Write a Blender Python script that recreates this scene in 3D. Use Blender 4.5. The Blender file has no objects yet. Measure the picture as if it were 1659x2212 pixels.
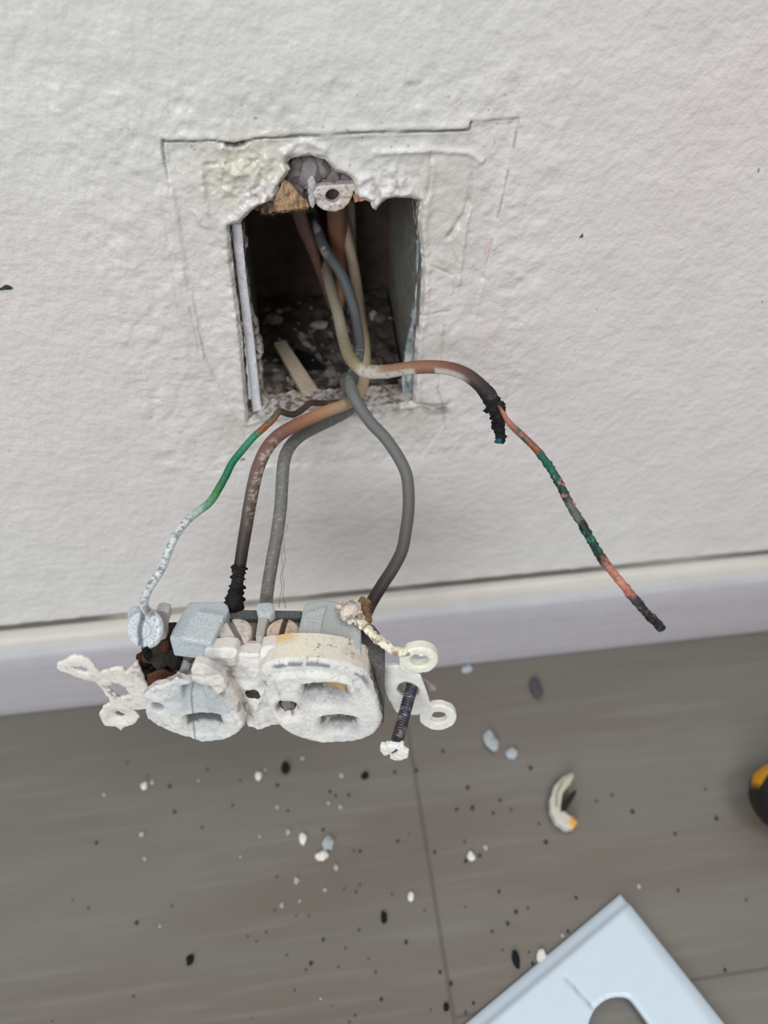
import bpy, bmesh, math, random
import numpy as np
from mathutils import Vector, Matrix
from mathutils.geometry import delaunay_2d_cdt

# ------------------------------------------------------------------ camera, world, light, exposure
F = 1500.0; CX, CY = 829.5, 1106.0
DW = 0.19                                   # camera to wall
def _n(v): return v/np.linalg.norm(v)
_Y = _n(np.array([548-CX, CY+511, -F]))     # into the wall, in camera axes
_X = np.array([16300, 1466, -1500.0]); _X = _n(_X-_Y*_X.dot(_Y))
_Z = np.cross(_X, _Y)
M3 = np.array([_X, _Y, _Z])                 # camera vector -> world vector
def ray(px, py): return M3 @ np.array([px-CX, CY-py, -F])/F     # unit depth
CAMH = 0.0
_r = ray(830, 1460); CAMH = -_r[2]/_r[1]*(DW-0.011)             # floor meets baseboard there
CAM = np.array([0, -DW, CAMH])
def pY(px, py, Y=0.0):
    r = ray(px, py); return CAM + r*((Y+DW)/r[1])
def pZ(px, py, Z=0.0):
    r = ray(px, py); return CAM + r*((Z-CAMH)/r[2])
def pD(px, py, d): return CAM + ray(px, py)*d

scene = bpy.context.scene
cd = bpy.data.cameras.new('camera'); cam = bpy.data.objects.new('camera', cd)
scene.collection.objects.link(cam); scene.camera = cam
cd.sensor_fit = 'VERTICAL'; cd.sensor_height = 36; cd.lens = 36*F/2212
cd.clip_start = 0.005; cd.clip_end = 50
mw = Matrix([list(M3[i])+[CAM[i]] for i in range(3)]+[[0, 0, 0, 1]])
cam.matrix_world = mw
cd.dof.use_dof = True; cd.dof.focus_distance = 0.197; cd.dof.aperture_fstop = 8.5

w = bpy.data.worlds.new('world'); scene.world = w; w.use_nodes = True
bg = w.node_tree.nodes['Background']; bg.inputs[0].default_value = (0.96, 0.97, 1.0, 1); bg.inputs[1].default_value = 0.42

def area(name, loc, aim, size, power, col):
    l = bpy.data.lights.new(name, 'AREA'); l.shape = 'RECTANGLE'; l.size, l.size_y = size; l.energy = power; l.color = col
    o = bpy.data.objects.new(name, l); scene.collection.objects.link(o); o.location = loc
    o.rotation_euler = (Vector(aim)-Vector(loc)).to_track_quat('-Z', 'Y').to_euler(); return o
area('window_daylight', (-1.0, -1.9, 1.35), (0, 0, 0.1), (1.3, 1.3), 34, (0.94, 0.975, 1.0))
area('ceiling_light', (0.6, -0.9, 2.3), (0, -0.1, 0.1), (0.9, 0.6), 16, (1.0, 0.97, 0.93))
scene.view_settings.view_transform = 'Standard'; scene.view_settings.look = 'None'
scene.view_settings.exposure = 0.0; scene.view_settings.gamma = 1; scene.view_settings.use_curve_mapping = False

# ------------------------------------------------------------------ helpers
rnd = random.Random(5)
_T = np.random.RandomState(3).rand(256, 256)
def vn(x, y, seed=0):
    x = np.asarray(x, float)+seed*17.3; y = np.asarray(y, float)+seed*9.7
    xi = np.floor(x).astype(int); yi = np.floor(y).astype(int); fx = x-xi; fy = y-yi
    fx = fx*fx*(3-2*fx); fy = fy*fy*(3-2*fy)
    g = lambda a, b: _T[a & 255, b & 255]
    return (g(xi, yi)*(1-fx)+g(xi+1, yi)*fx)*(1-fy)+(g(xi, yi+1)*(1-fx)+g(xi+1, yi+1)*fx)*fy
def fbm(x, y, s, seed=0, oct=3):       # 0..1, s = feature size
    r = 0; a = .5; t = 0
    for k in range(oct): r = r+a*vn(np.asarray(x)/s*2**k, np.asarray(y)/s*2**k, seed+k*3); t += a; a *= .5
    return r/t
def ss(a, b, x):
    t = np.clip((np.asarray(x, float)-a)/(b-a), 0, 1); return t*t*(3-2*t)
def lin(c):
    c = np.array(c, float)/255.; return np.where(c <= .04045, c/12.92, ((c+.055)/1.055)**2.4)
def mix(a, b, t):
    t = np.asarray(t)[..., None]; return np.asarray(a)*(1-t)+np.asarray(b)*t
def dpoly(x, y, poly, closed=False):
    P = np.array(poly, float); Q = np.roll(P, -1, 0) if closed else P[1:]; P = P if closed else P[:-1]
    d = np.full(np.shape(x), 1e9)
    for a, b in zip(P, Q):
        v = b-a; L = v.dot(v)+1e-12; t = np.clip(((x-a[0])*v[0]+(y-a[1])*v[1])/L, 0, 1)
        d = np.minimum(d, np.hypot(x-a[0]-t*v[0], y-a[1]-t*v[1]))
    return d
def inside(x, y, poly):
    P = np.array(poly, float); r = np.zeros(np.shape(x), bool)
    for a, b in zip(P, np.roll(P, -1, 0)):
        c = ((a[1] > y) != (b[1] > y)); 
        if a[1] == b[1]: continue
        r ^= c & (x < (b[0]-a[0])*(y-a[1])/(b[1]-a[1])+a[0])
    return r
def densify(poly, sp, jag=0, closed=True, seed=0):
    out = []; P = [np.array(p, float) for p in poly]; n = len(P)
    for i in range(n if closed else n-1):
        a, b = P[i], P[(i+1) % n]; k = max(1, int(np.linalg.norm(b-a)/sp))
        for j in range(k): out.append(a+(b-a)*j/k)
    if not closed: out.append(P[-1])
    out = np.array(out)
    if jag:
        dx = fbm(out[:, 0], out[:, 1], sp*4, seed)-.5; dy = fbm(out[:, 0], out[:, 1], sp*4, seed+40)-.5
        out = out+np.stack([dx, dy], 1)*2*jag
    return out
def smooth_poly(P, it=1, closed=True):
    P = np.array(P, float)
    for _ in range(it):
        if closed:
            Q = np.roll(P, -1, 0); P = np.stack([.75*P+.25*Q, .25*P+.75*Q], 1).reshape(-1, P.shape[1])
        else:
            Q = P[1:]; R = P[:-1]; P = np.concatenate([P[:1], np.stack([.75*R+.25*Q, .25*R+.75*Q], 1).reshape(-1, P.shape[1]), P[-1:]])
    return P

MAT = {}
def mat(name, rough=.5, var=.12, vs=900., bump=.15, bs=1500., bd=.0003, spec=.5, metal=0., speck=None, speck_s=2500., speck_t=.62, coat=0, base=None, sss=0):
    """base colour from the mesh's own painted 'Col', with fine noise, speckle of another colour and bump"""
    if name in MAT: return MAT[name]
    m = bpy.data.materials.new(name); m.use_nodes = True; N = m.node_tree.nodes; L = m.node_tree.links
    b = N['Principled BSDF']; b.inputs['Roughness'].default_value = rough; b.inputs['Metallic'].default_value = metal
    b.inputs['Specular IOR Level'].default_value = spec
    if coat: b.inputs['Coat Weight'].default_value = coat; b.inputs['Coat Roughness'].default_value = .12
    tc = N.new('ShaderNodeTexCoord')
    if base is None:
        at = N.new('ShaderNodeAttribute'); at.attribute_name = 'Col'; col = at.outputs['Color']
    else:
        rgb = N.new('ShaderNodeRGB'); rgb.outputs[0].default_value = (*lin(base), 1); col = rgb.outputs[0]
    nz = N.new('ShaderNodeTexNoise'); nz.inputs['Scale'].default_value = vs; nz.inputs['Detail'].default_value = 4
    L.new(tc.outputs['Object'], nz.inputs['Vector'])
    mr = N.new('ShaderNodeMapRange'); mr.inputs[1].default_value = .3; mr.inputs[2].default_value = .7
    mr.inputs[3].default_value = 1-var; mr.inputs[4].default_value = 1+var; L.new(nz.outputs[0], mr.inputs[0])
    mm = N.new('ShaderNodeVectorMath'); mm.operation = 'SCALE'; L.new(col, mm.inputs[0]); L.new(mr.outputs[0], mm.inputs['Scale'])
    out = mm.outputs[0]
    if speck is not None:
        n2 = N.new('ShaderNodeTexNoise'); n2.inputs['Scale'].default_value = speck_s; n2.inputs['Detail'].default_value = 2
        L.new(tc.outputs['Object'], n2.inputs['Vector'])
        r2 = N.new('ShaderNodeMapRange'); r2.inputs[1].default_value = speck_t; r2.inputs[2].default_value = speck_t+.05
        L.new(n2.outputs[0], r2.inputs[0])
        mx = N.new('ShaderNodeMix'); mx.data_type = 'RGBA'; L.new(r2.outputs[0], mx.inputs[0]); L.new(out, mx.inputs[6])
        mx.inputs[7].default_value = (*lin(speck), 1); out = mx.outputs[2]
    L.new(out, b.inputs['Base Color'])
    if bump:
        n3 = N.new('ShaderNodeTexNoise'); n3.inputs['Scale'].default_value = bs; n3.inputs['Detail'].default_value = 3
        L.new(tc.outputs['Object'], n3.inputs['Vector'])
        bp = N.new('ShaderNodeBump'); bp.inputs['Strength'].default_value = bump; bp.inputs['Distance'].default_value = bd
        L.new(n3.outputs[0], bp.inputs['Height']); L.new(bp.outputs[0], b.inputs['Normal'])
    MAT[name] = m; return m

def make(name, verts, faces, cols, material, parent=None, smooth=True):
    me = bpy.data.meshes.new(name); me.from_pydata([tuple(map(float, v)) for v in verts], [], [tuple(map(int, f)) for f in faces])
    ca = me.color_attributes.new('Col', 'FLOAT_COLOR', 'POINT')
    c = np.ones((len(verts), 4), np.float32); c[:, :3] = np.clip(np.asarray(cols), 0, 1); ca.data.foreach_set('color', c.ravel())
    me.polygons.foreach_set('use_smooth', [smooth]*len(me.polygons)); me.materials.append(material); me.update()
    o = bpy.data.objects.new(name, me); scene.collection.objects.link(o)
    if parent: o.parent = parent
    return o
def tag(o, label=None, cat=None, group=None, kind=None):
    for k, v in (('label', label), ('category', cat), ('group', group), ('kind', kind)):
        if v: o[k] = v
    return o
def empty(name, label, cat, loc=(0, 0, 0), group=None):
    o = bpy.data.objects.new(name, None); o.empty_display_size = .01; scene.collection.objects.link(o); o.location = tuple(loc)
    return tag(o, label, cat, group)
def localize(o, loc):
    """move the origin of a finished mesh to loc without moving its surface"""
    o.data.transform(Matrix.Translation(-Vector(loc))); o.location = Vector(loc); return o

def relief(name, outline, holes, sp, Hf, Cf, to3, thick, material, parent=None, jag=0, rnd_edge=0, rows=2, SC=None, hole_thick=None, grid=None, back=True, smooth=True, flare=0):
    """a sheet with outline and holes (2-D, own plane), its front raised by Hf and coloured by Cf, closed by side walls"""
    O = densify(outline, sp, jag); HS = [densify(h, sp, jag*.6, seed=9+i) for i, h in enumerate(holes)]
    lo = O.min(0); hi = O.max(0)
    if grid is None:
        gx, gy = np.meshgrid(np.arange(lo[0], hi[0], sp), np.arange(lo[1], hi[1], sp*.87)); gx[1::2] += sp/2
        G = np.stack([gx.ravel(), gy.ravel()], 1)
    else: G = grid
    k = inside(G[:, 0], G[:, 1], O)
    for h in HS: k &= ~inside(G[:, 0], G[:, 1], h)
    G = G[k]; d = dpoly(G[:, 0], G[:, 1], O, True)
    for h in HS: d = np.minimum(d, dpoly(G[:, 0], G[:, 1], h, True))
    G = G[d > sp*.45]
    pts = [O]+HS; edges = []; s = 0
    for L_ in pts:
        n = len(L_); edges += [(s+i, s+(i+1) % n) for i in range(n)]; s += n
    A = np.concatenate(pts+[G])
    r = delaunay_2d_cdt([Vector(map(float, p)) for p in A], edges, [], 0, 1e-9)
    V = np.array([tuple(v) for v in r[0]]); T = np.array(r[2])
    c = V[T].mean(1); k = inside(c[:, 0], c[:, 1], O)
    for h in HS: k &= ~inside(c[:, 0], c[:, 1], h)
    T = T[k]
    a = V[T[:, 1]]-V[T[:, 0]]; b = V[T[:, 2]]-V[T[:, 0]]; fl = (a[:, 0]*b[:, 1]-a[:, 1]*b[:, 0]) < 0
    T[fl] = T[fl][:, ::-1]
    x, y = V[:, 0], V[:, 1]; h = Hf(x, y)+0*x
    if rnd_edge:
        d = dpoly(x, y, O, True)
        for q in HS: d = np.minimum(d, dpoly(x, y, q, True))
        t = np.clip(1-d/rnd_edge, 0, 1); h = h-rnd_edge*(1-np.sqrt(1-t*t*.98))
    col = Cf(x, y); col = np.broadcast_to(col, (len(V), 3)).copy()
    # boundary
    E = {}
    for t in T:
        for i in range(3):
            e = (t[i], t[(i+1) % 3]); E[e] = 1
    bd = [e for e in E if (e[1], e[0]) not in E]
    verts = list(to3(x, y, h)); cols = list(col); faces = [tuple(t) for t in T]
    bi = sorted({i for e in bd for i in e}); m = {v: j for j, v in enumerate(bi)}; bi = np.array(bi); nb = len(bi)
    base = len(verts); ctr = O.mean(0)
    for rr in range(rows+1):
        xb = x[bi]; yb = y[bi]; dep = (thick(xb, yb) if callable(thick) else thick)*rr/rows
        fx = ctr[0]+(xb-ctr[0])*(1+flare*rr/rows); fy = ctr[1]+(yb-ctr[1])*(1+flare*rr/rows)
        verts += list(to3(fx, fy, h[bi]-dep)); cols += list(SC(xb, yb, dep+0*xb) if SC else col[bi])
    for rr in range(rows):
        s0 = base+rr*nb; s1 = s0+nb
        for a_, b_ in bd: faces.append((s0+m[b_], s0+m[a_], s1+m[a_], s1+m[b_]))
    if back:
        s = len(verts); fx = ctr[0]+(x-ctr[0])*(1+flare); fy = ctr[1]+(y-ctr[1])*(1+flare)
        verts += list(to3(fx, fy, h-(thick(x, y) if callable(thick) else thick))); cols += list(col); faces += [tuple(s+i for i in t[::-1]) for t in T]
    return make(name, verts, faces, cols, material, parent, smooth)

def catmull(P, n):
    P = np.array(P, float); Q = np.vstack([2*P[0]-P[1], P, 2*P[-1]-P[-2]]); out = []
    for i in range(len(P)-1):
        a, b, c, d = Q[i:i+4]
        for t in np.linspace(0, 1, n, endpoint=False):
            out.append(.5*((2*b)+(-a+c)*t+(2*a-5*b+4*c-d)*t*t+(-a+3*b-3*c+d)*t**3))
    out.append(P[-1]); return np.array(out)
def tube(name, P, rf, cf, material, parent=None, seg=18, step=.0006, raw=False):
    """rf(s, ang) radius, cf(s, ang) colour; s runs 0..1 along the length"""
    C = P if raw else catmull(P, 24)
    L = np.r_[0, np.cumsum(np.linalg.norm(np.diff(C, axis=0), axis=1))]; n = max(3, int(L[-1]/step))
    s = np.linspace(0, L[-1], n); C = np.stack([np.interp(s, L, C[:, i]) for i in range(3)], 1)
    T = np.gradient(C, axis=0); T /= np.linalg.norm(T, axis=1)[:, None]
    u = np.cross(T[0], [0.3, 1, .1]); u /= np.linalg.norm(u); U = [u]
    for i in range(1, n):
        u = u-T[i]*u.dot(T[i]); u /= np.linalg.norm(u); U.append(u)
    U = np.array(U); W = np.cross(T, U); an = np.arange(seg)*2*math.pi/seg
    S, A = np.meshgrid(s/L[-1], an, indexing='ij'); R = rf(S, A)+0*S
    V = C[:, None]+R[..., None]*(np.cos(A)[..., None]*U[:, None]+np.sin(A)[..., None]*W[:, None])
    col = np.broadcast_to(cf(S, A), S.shape+(3,)).reshape(-1, 3)
    verts = list(V.reshape(-1, 3))+[C[0], C[-1]]; cols = list(col)+[col[0], col[-1]]
    faces = [(i*seg+j, i*seg+(j+1) % seg, (i+1)*seg+(j+1) % seg, (i+1)*seg+j) for i in range(n-1) for j in range(seg)]
    k = n*seg
    faces += [(k, (j+1) % seg, j) for j in range(seg)]+[(k+1, (n-1)*seg+j, (n-1)*seg+(j+1) % seg) for j in range(seg)]
    return make(name, verts, faces, cols, material, parent)
def ramp(S, stops):
    xs = [a for a, _ in stops]; cs = np.array([lin(c) for _, c in stops])
    return np.stack([np.interp(S, xs, cs[:, i]) for i in range(3)], -1)
def rock(name, loc, size, color, material, parent=None, seed=0, sub=2, rough=.35):
    bm = bmesh.new(); bmesh.ops.create_icosphere(bm, subdivisions=sub, radius=1)
    r = random.Random(seed); off = [r.uniform(-9, 9) for _ in range(3)]; rz = r.uniform(0, 6.28)
    V = []
    for v in bm.verts:
        p = v.co; k = 1+rough*(2*float(vn(p.x*1.6+off[0]+p.z, p.y*1.6+off[1]-p.z*.7, seed % 7))-1)
        q = Vector((round(p.x*k*2.2)/2.2*.35+p.x*k*.65, p.y*k, p.z*k)); q.rotate(Matrix.Rotation(rz, 3, 'Z'))
        V.append((q.x*size[0], q.y*size[1], q.z*size[2]))
    fs = [[v.index for v in f.verts] for f in bm.faces]; bm.verts.ensure_lookup_table(); bm.free()
    o = make(name, V, fs, np.tile(lin(color), (len(V), 1)), material, parent, smooth=False); o.location = tuple(loc); return o
def prism(name, top, bottom, color, material, parent=None, bev=.0005, colf=None):
    """closed solid between two matching loops of 3-D points, bevelled"""
    bm = bmesh.new(); a = [bm.verts.new(tuple(map(float, p))) for p in top]; b = [bm.verts.new(tuple(map(float, p))) for p in bottom]; n = len(a)
    bm.faces.new(a); bm.faces.new(b[::-1])
    for i in range(n): bm.faces.new((a[i], b[i], b[(i+1) % n], a[(i+1) % n]))
    bmesh.ops.recalc_face_normals(bm, faces=bm.faces)
    if bev: bmesh.ops.bevel(bm, geom=bm.edges[:], offset=bev, segments=2, profile=.6, affect='EDGES', clamp_overlap=True)
    bm.verts.index_update(); V = np.array([tuple(v.co) for v in bm.verts]); fs = [[v.index for v in f.verts] for f in bm.faces]; bm.free()
    cols = colf(V) if colf else np.tile(lin(color), (len(V), 1))
    return make(name, V, fs, cols, material, parent, smooth=False)
def box(name, lo, hi, color, material, parent=None, bev=.0003):
    (x0, y0, z0), (x1, y1, z1) = lo, hi
    return prism(name, [(x0, y0, z1), (x1, y0, z1), (x1, y1, z1), (x0, y1, z1)], [(x0, y0, z0), (x1, y0, z0), (x1, y1, z0), (x0, y1, z0)], color, material, parent, bev)

# zoom windows used while measuring the photograph
z1 = lambda P: [(330+x/2.074, 230+y/2.074) for x, y in P]
z2 = lambda P: [(480+x/3.687, 320+y/3.687) for x, y in P]
z3 = lambda P: [(100+x/3.607, 1270+y/3.607) for x, y in P]
z4 = lambda P: [(430+x/2.860, 1270+y/2.860) for x, y in P]
z5 = lambda P: [(280+x/2.592, 830+y/2.592) for x, y in P]
z6 = lambda P: [(740+x/2.304, 750+y/2.304) for x, y in P]
def wallxy(P, Y=0.0): return [tuple(pY(x, y, Y)[[0, 2]]) for x, y in P]

# ------------------------------------------------------------------ the wall with its broken opening
hole_px = z1([(345, 545), (348, 600), (352, 660), (358, 720), (368, 790), (375, 850), (385, 920), (393, 1000), (402, 1070), (405, 1130), (412, 1200), (418, 1270), (424, 1340), (430, 1415)]) \
    + [(560, 902), (590, 897), (640, 893), (700, 890), (760, 886), (820, 881), (870, 876), (893, 872)] \
    + z1([(1168, 1325), (1172, 1250), (1175, 1150), (1180, 1050), (1198, 960), (1205, 850), (1210, 740), (1205, 650), (1190, 560), (1195, 470), (1200, 432), (1150, 417), (1090, 417), (1045, 425),
          (1022, 450), (1003, 472), (987, 462), (978, 432), (950, 425), (920, 425), (908, 395), (905, 345), (862, 315), (820, 300), (790, 268), (770, 245), (740, 234), (700, 228), (660, 235),
          (618, 243), (602, 262), (615, 290), (592, 320), (572, 350), (560, 378), (552, 408), (545, 440), (500, 442), (470, 450), (450, 470), (425, 490), (402, 515), (392, 535), (370, 528)])
hole = np.array(wallxy(hole_px))
plate_tr = np.array(wallxy([(352, 306), (1015, 282), (1018, 264), (1121, 256), (1045, 610), (975, 905), (900, 1010), (560, 1010), (440, 780), (395, 560)]))
crack = wallxy([(355, 306), (372, 308), (400, 304), (432, 306), (462, 303), (486, 308), (508, 315), (528, 308), (550, 300), (620, 296), (700, 292), (800, 287), (900, 285), (1000, 282), (1014, 280), (1019, 265)])
crack2 = wallxy([(1019, 265), (1060, 262), (1100, 258), (1121, 257), (1119, 272), (1110, 320)])
crackL = wallxy([(352, 304), (351, 325), (358, 355), (366, 392)])
blob = wallxy([(490, 311), (508, 315), (524, 310)])
grooves = [(wallxy(z1(P)), wd, dp, dk) for P, wd, dp, dk in [
    ([(1245, 210), (1240, 330), (1225, 420)], .5, .5, .35),
    ([(1440, 290), (1425, 400), (1405, 480), (1360, 545), (1328, 590)], .8, 1.0, .45),
    ([(1595, 290), (1575, 380), (1545, 500)], .35, .4, .55),
    ([(1520, 600), (1500, 690), (1480, 770)], .45, .5, .35),
    ([(1330, 600), (1365, 700), (1350, 850)], .35, .3, .2),
    ([(1250, 720), (1310, 745), (1340, 760)], .4, .5, .2),
    ([(1200, 940), (1330, 925)], .4, .4, .15), ([(1310, 985), (1295, 1150), (1280, 1270)], .4, .35, .25),
    ([(1275, 1270), (1300, 1340), (1310, 1450)], .5, .45, .35),
    ([(145, 735), (165, 830)], .5, .5, .2), ([(165, 900), (190, 1020), (210, 1120)], .3, .3, .3), ([(200, 990), (235, 1130)], .3, .3, .4),
    ([(40, 400), (90, 750), (130, 1000)], .25, .2, .1), ([(80, 350), (65, 420)], .3, .3, .15),
    ([(230, 265), (470, 240)], .5, .5, .1), ([(1000, 210), (1240, 200), (1420, 210), (1470, 250)], .7, -.7, 0),
    ([(590, 210), (640, 170), (700, 160), (770, 190)], .8, -.8, 0), ([(600, 230), (700, 195), (790, 240)], .5, .4, .1),
    ([(1450, 270), (1430, 420), (1400, 560), (1370, 800)], .7, -.6, 0),
    ([(1250, 260), (1245, 420), (1215, 600)], 1.0, -.5, 0), ([(215, 300), (225, 400), (240, 470)], .8, -.6, 0),
    ([(190, 480), (215, 530), (240, 540)], .6, -.4, 0), ([(1160, 1330), (1250, 1345), (1320, 1340)], .5, .5, .3)]]
chipL = wallxy(z1([(55, 245), (85, 255), (100, 345), (72, 345)]))
chipR = wallxy(z1([(1500, 590), (1515, 600), (1490, 690), (1480, 670)]))
gloss = np.array(wallxy([(520, 375)]))[0]; chalk = np.array(wallxy([(828, 400)]))[0]; chalk2 = np.array(wallxy([(560, 425)]))[0]
sootbot = wallxy([(560, 906), (700, 900), (800, 890), (905, 878), (960, 884)])
whiteW = lin((223, 221, 218))
def wall_h(x, y):
    d = dpoly(x, y, hole, True); near = ss(.050, .012, d)
    h = (fbm(x, y, .0045, 1, 3)-.5)*.0011
    ip = inside(x, y, plate_tr); de = dpoly(x, y, plate_tr, True)
    h = h-np.where(ip, .0006*ss(0, .0012, de), 0)
    h = h+.0012*ss(.0035, .0012, d)*fbm(x, y, .003, 7)-.0014*ss(.0012, 0, d)
    g = np.exp(-(((x-gloss[0])/.012)**2+((y-gloss[1])/.008)**2)); h = h+g*((fbm(x, y, .0022, 5, 3)-.5)*.0032+.0008)
    c = np.exp(-(((x-chalk[0])/.008)**2+((y-chalk[1])/.006)**2)); h = h+c*((fbm(x, y, .0020, 8, 4)-.5)*.0026+.0006)
    c2 = np.exp(-(((x-chalk2[0])/.004)**2+((y-chalk2[1])/.004)**2)); h = h+c2*(fbm(x, y, .001, 8, 4)-.5)*.003
    w_ = .00022*(.3+1.4*fbm(x, y, .003, 22)); h = h-.0009*np.exp(-(dpoly(x, y, crack)/w_)**2)-.0010*np.exp(-(dpoly(x, y, blob)/.0005)**2)
    h = h-.0004*np.exp(-(dpoly(x, y, crack2)/.0003)**2)-.0008*np.exp(-(dpoly(x, y, crackL)/.0003)**2)
    h = h+.00015*np.exp(-((dpoly(x, y, crack)-.0012)/.0006)**2)
    for P, wd, dp, dk in grooves:
        h = h-dp*.001*np.exp(-(dpoly(x, y, P)/(wd*.001))**2)*(.5+.9*fbm(x, y, .003, 31))
    return h
def wall_c(x, y):
    d = dpoly(x, y, hole, True)
    c = np.broadcast_to(whiteW, x.shape+(3,))
    n = fbm(x, y, .003, 12)
    c = mix(c, lin((200, 197, 184)), .5*ss(.03, .005, d)*ss(.35, .6, fbm(x, y, .012, 14)))
    g = np.exp(-(((x-gloss[0])/.013)**2+((y-gloss[1])/.008)**2)); c = mix(c, lin((220, 215, 196)), .7*g)
    k = np.exp(-(((x-chalk[0])/.0085)**2+((y-chalk[1]+.001)/.0055)**2)); k2 = np.exp(-(((x-chalk2[0])/.004)**2+((y-chalk2[1])/.004)**2))
    c = mix(c, lin((232, 232, 232)), np.clip(k+k2, 0, 1)*.9)
    br = ss(.55, .75, fbm(x, y, .0018, 33))*np.clip(k+k2*1.2, 0, 1); c = mix(c, lin((150, 125, 100)), br*.6)
    dark = lin((62, 54, 50))
    w_ = .00030*(.3+1.3*fbm(x, y, .003, 22)); c = mix(c, dark, .95*np.exp(-(dpoly(x, y, crack)/w_)**2)); c = mix(c, lin((40, 34, 32)), .9*np.exp(-(dpoly(x, y, blob)/.0006)**2))
    c = mix(c, dark, .5*np.exp(-(dpoly(x, y, crack2)/.0003)**2)*ss(.3, .6, n)); c = mix(c, dark, .75*np.exp(-(dpoly(x, y, crackL)/.00035)**2)*ss(.25, .5, n))
    for P, wd, dp, dk in grooves:
        if dk: c = mix(c, lin((110, 100, 90)), dk*1.3*np.clip(np.exp(-(dpoly(x, y, P)/(wd*.0006))**2)*ss(.25, .6, n), 0, .75))
    c = mix(c, lin((238, 236, 236)), .9*inside(x, y, chipL)); c = mix(c, lin((226, 190, 180)), .7*inside(x, y, chipR))
    c = mix(c, lin((120, 116, 110)), .75*np.exp(-(dpoly(x, y, sootbot)/.003)**2)*ss(.35, .65, fbm(x, y, .0025, 17)))
    edge = ss(.0014, 0, d)
    c = mix(c, lin((120, 112, 104)), .55*edge*ss(.35, .7, fbm(x, y, .0016, 18)))
    # grime specks under the top crack
    sp = ss(.86, .9, fbm(x, y, .0011, 19, 2))*ss(.018, .004, dpoly(x, y, crack)); c = mix(c, lin((90, 78, 70)), .7*sp)
    return c
def wall_side(x, y, dep):
    n = fbm(x+dep, y-dep, .0012, 3)
    return mix(np.broadcast_to(lin((205, 200, 195)), x.shape+(3,)), lin((110, 98, 90)), ss(.35, .7, n))
wm = mat('wall_paint', rough=.34, var=.03, vs=60, bump=.62, bs=300, bd=.0011, spec=.5)
# second, finer and broader layers for the wall paint
N = wm.node_tree.nodes; L = wm.node_tree.links; tc = [n for n in N if n.type == 'TEX_COORD'][0]; b0 = N['Principled BSDF']; bump0 = [n for n in N if n.type == 'BUMP'][0]
n4 = N.new('ShaderNodeTexNoise'); n4.inputs['Scale'].default_value = 900; n4.inputs['Detail'].default_value = 3; L.new(tc.outputs['Object'], n4.inputs['Vector'])
bp = N.new('ShaderNodeBump'); bp.inputs['Strength'].default_value = .25; bp.inputs['Distance'].default_value = .00025; L.new(n4.outputs[0], bp.inputs['Height']); L.new(bump0.outputs[0], bp.inputs['Normal']); L.new(bp.outputs[0], b0.inputs['Normal'])
n5 = N.new('ShaderNodeTexNoise'); n5.inputs['Scale'].default_value = 5; L.new(tc.outputs['Object'], n5.inputs['Vector'])
r5 = N.new('ShaderNodeMapRange'); r5.inputs[1].default_value = .42; r5.inputs[2].default_value = .62; L.new(n5.outputs[0], r5.inputs[0])
mx = N.new('ShaderNodeMix'); mx.data_type = 'RGBA'; mx.blend_type = 'MULTIPLY'; mx.inputs[7].default_value = (1.0, .935, .95, 1); L.new(r5.outputs[0], mx.inputs[0])
src = b0.inputs['Base Color'].links[0].from_socket; L.new(src, mx.inputs[6])
n6 = N.new('ShaderNodeTexNoise'); n6.inputs['Scale'].default_value = 260; n6.inputs['Detail'].default_value = 1; L.new(tc.outputs['Object'], n6.inputs['Vector'])
r6 = N.new('ShaderNodeMapRange'); r6.inputs[1].default_value = .80; r6.inputs[2].default_value = .83; r6.inputs[4].default_value = .7; L.new(n6.outputs[0], r6.inputs[0])
mx2 = N.new('ShaderNodeMix'); mx2.data_type = 'RGBA'; mx2.inputs[7].default_value = (*lin((95, 85, 78)), 1); L.new(r6.outputs[0], mx2.inputs[0]); L.new(mx.outputs[2], mx2.inputs[6]); L.new(mx2.outputs[2], b0.inputs['Base Color'])

aw = N.new('ShaderNodeAttribute'); aw.attribute_name = 'Wet'; sw = N.new('ShaderNodeMath'); sw.operation = 'SUBTRACT'; sw.inputs[0].default_value = .34; L.new(aw.outputs['Fac'], sw.inputs[1]); L.new(sw.outputs[0], b0.inputs['Roughness'])
c0 = np.array(wallxy([(700, 600)]))[0]
lo = np.array([c0[0]-.062, c0[1]-.075]); hi = np.array([c0[0]+.066, c0[1]+.052])
def gridpts(lo, hi, sp):
    gx, gy = np.meshgrid(np.arange(lo[0], hi[0], sp), np.arange(lo[1], hi[1], sp*.87)); gx[1::2] += sp/2
    return np.stack([gx.ravel(), gy.ravel()], 1)
G1 = gridpts(lo, hi, .00048)
G2 = gridpts(c0-.45, c0+.45, .0035); G2 = G2[(G2 < lo).any(1) | (G2 > hi).any(1)]
G3 = gridpts([-1.2, 0], [1.2, 1.6], .05); G3 = G3[(G3 < c0-.45).any(1) | (G3 > c0+.45).any(1)]
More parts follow.
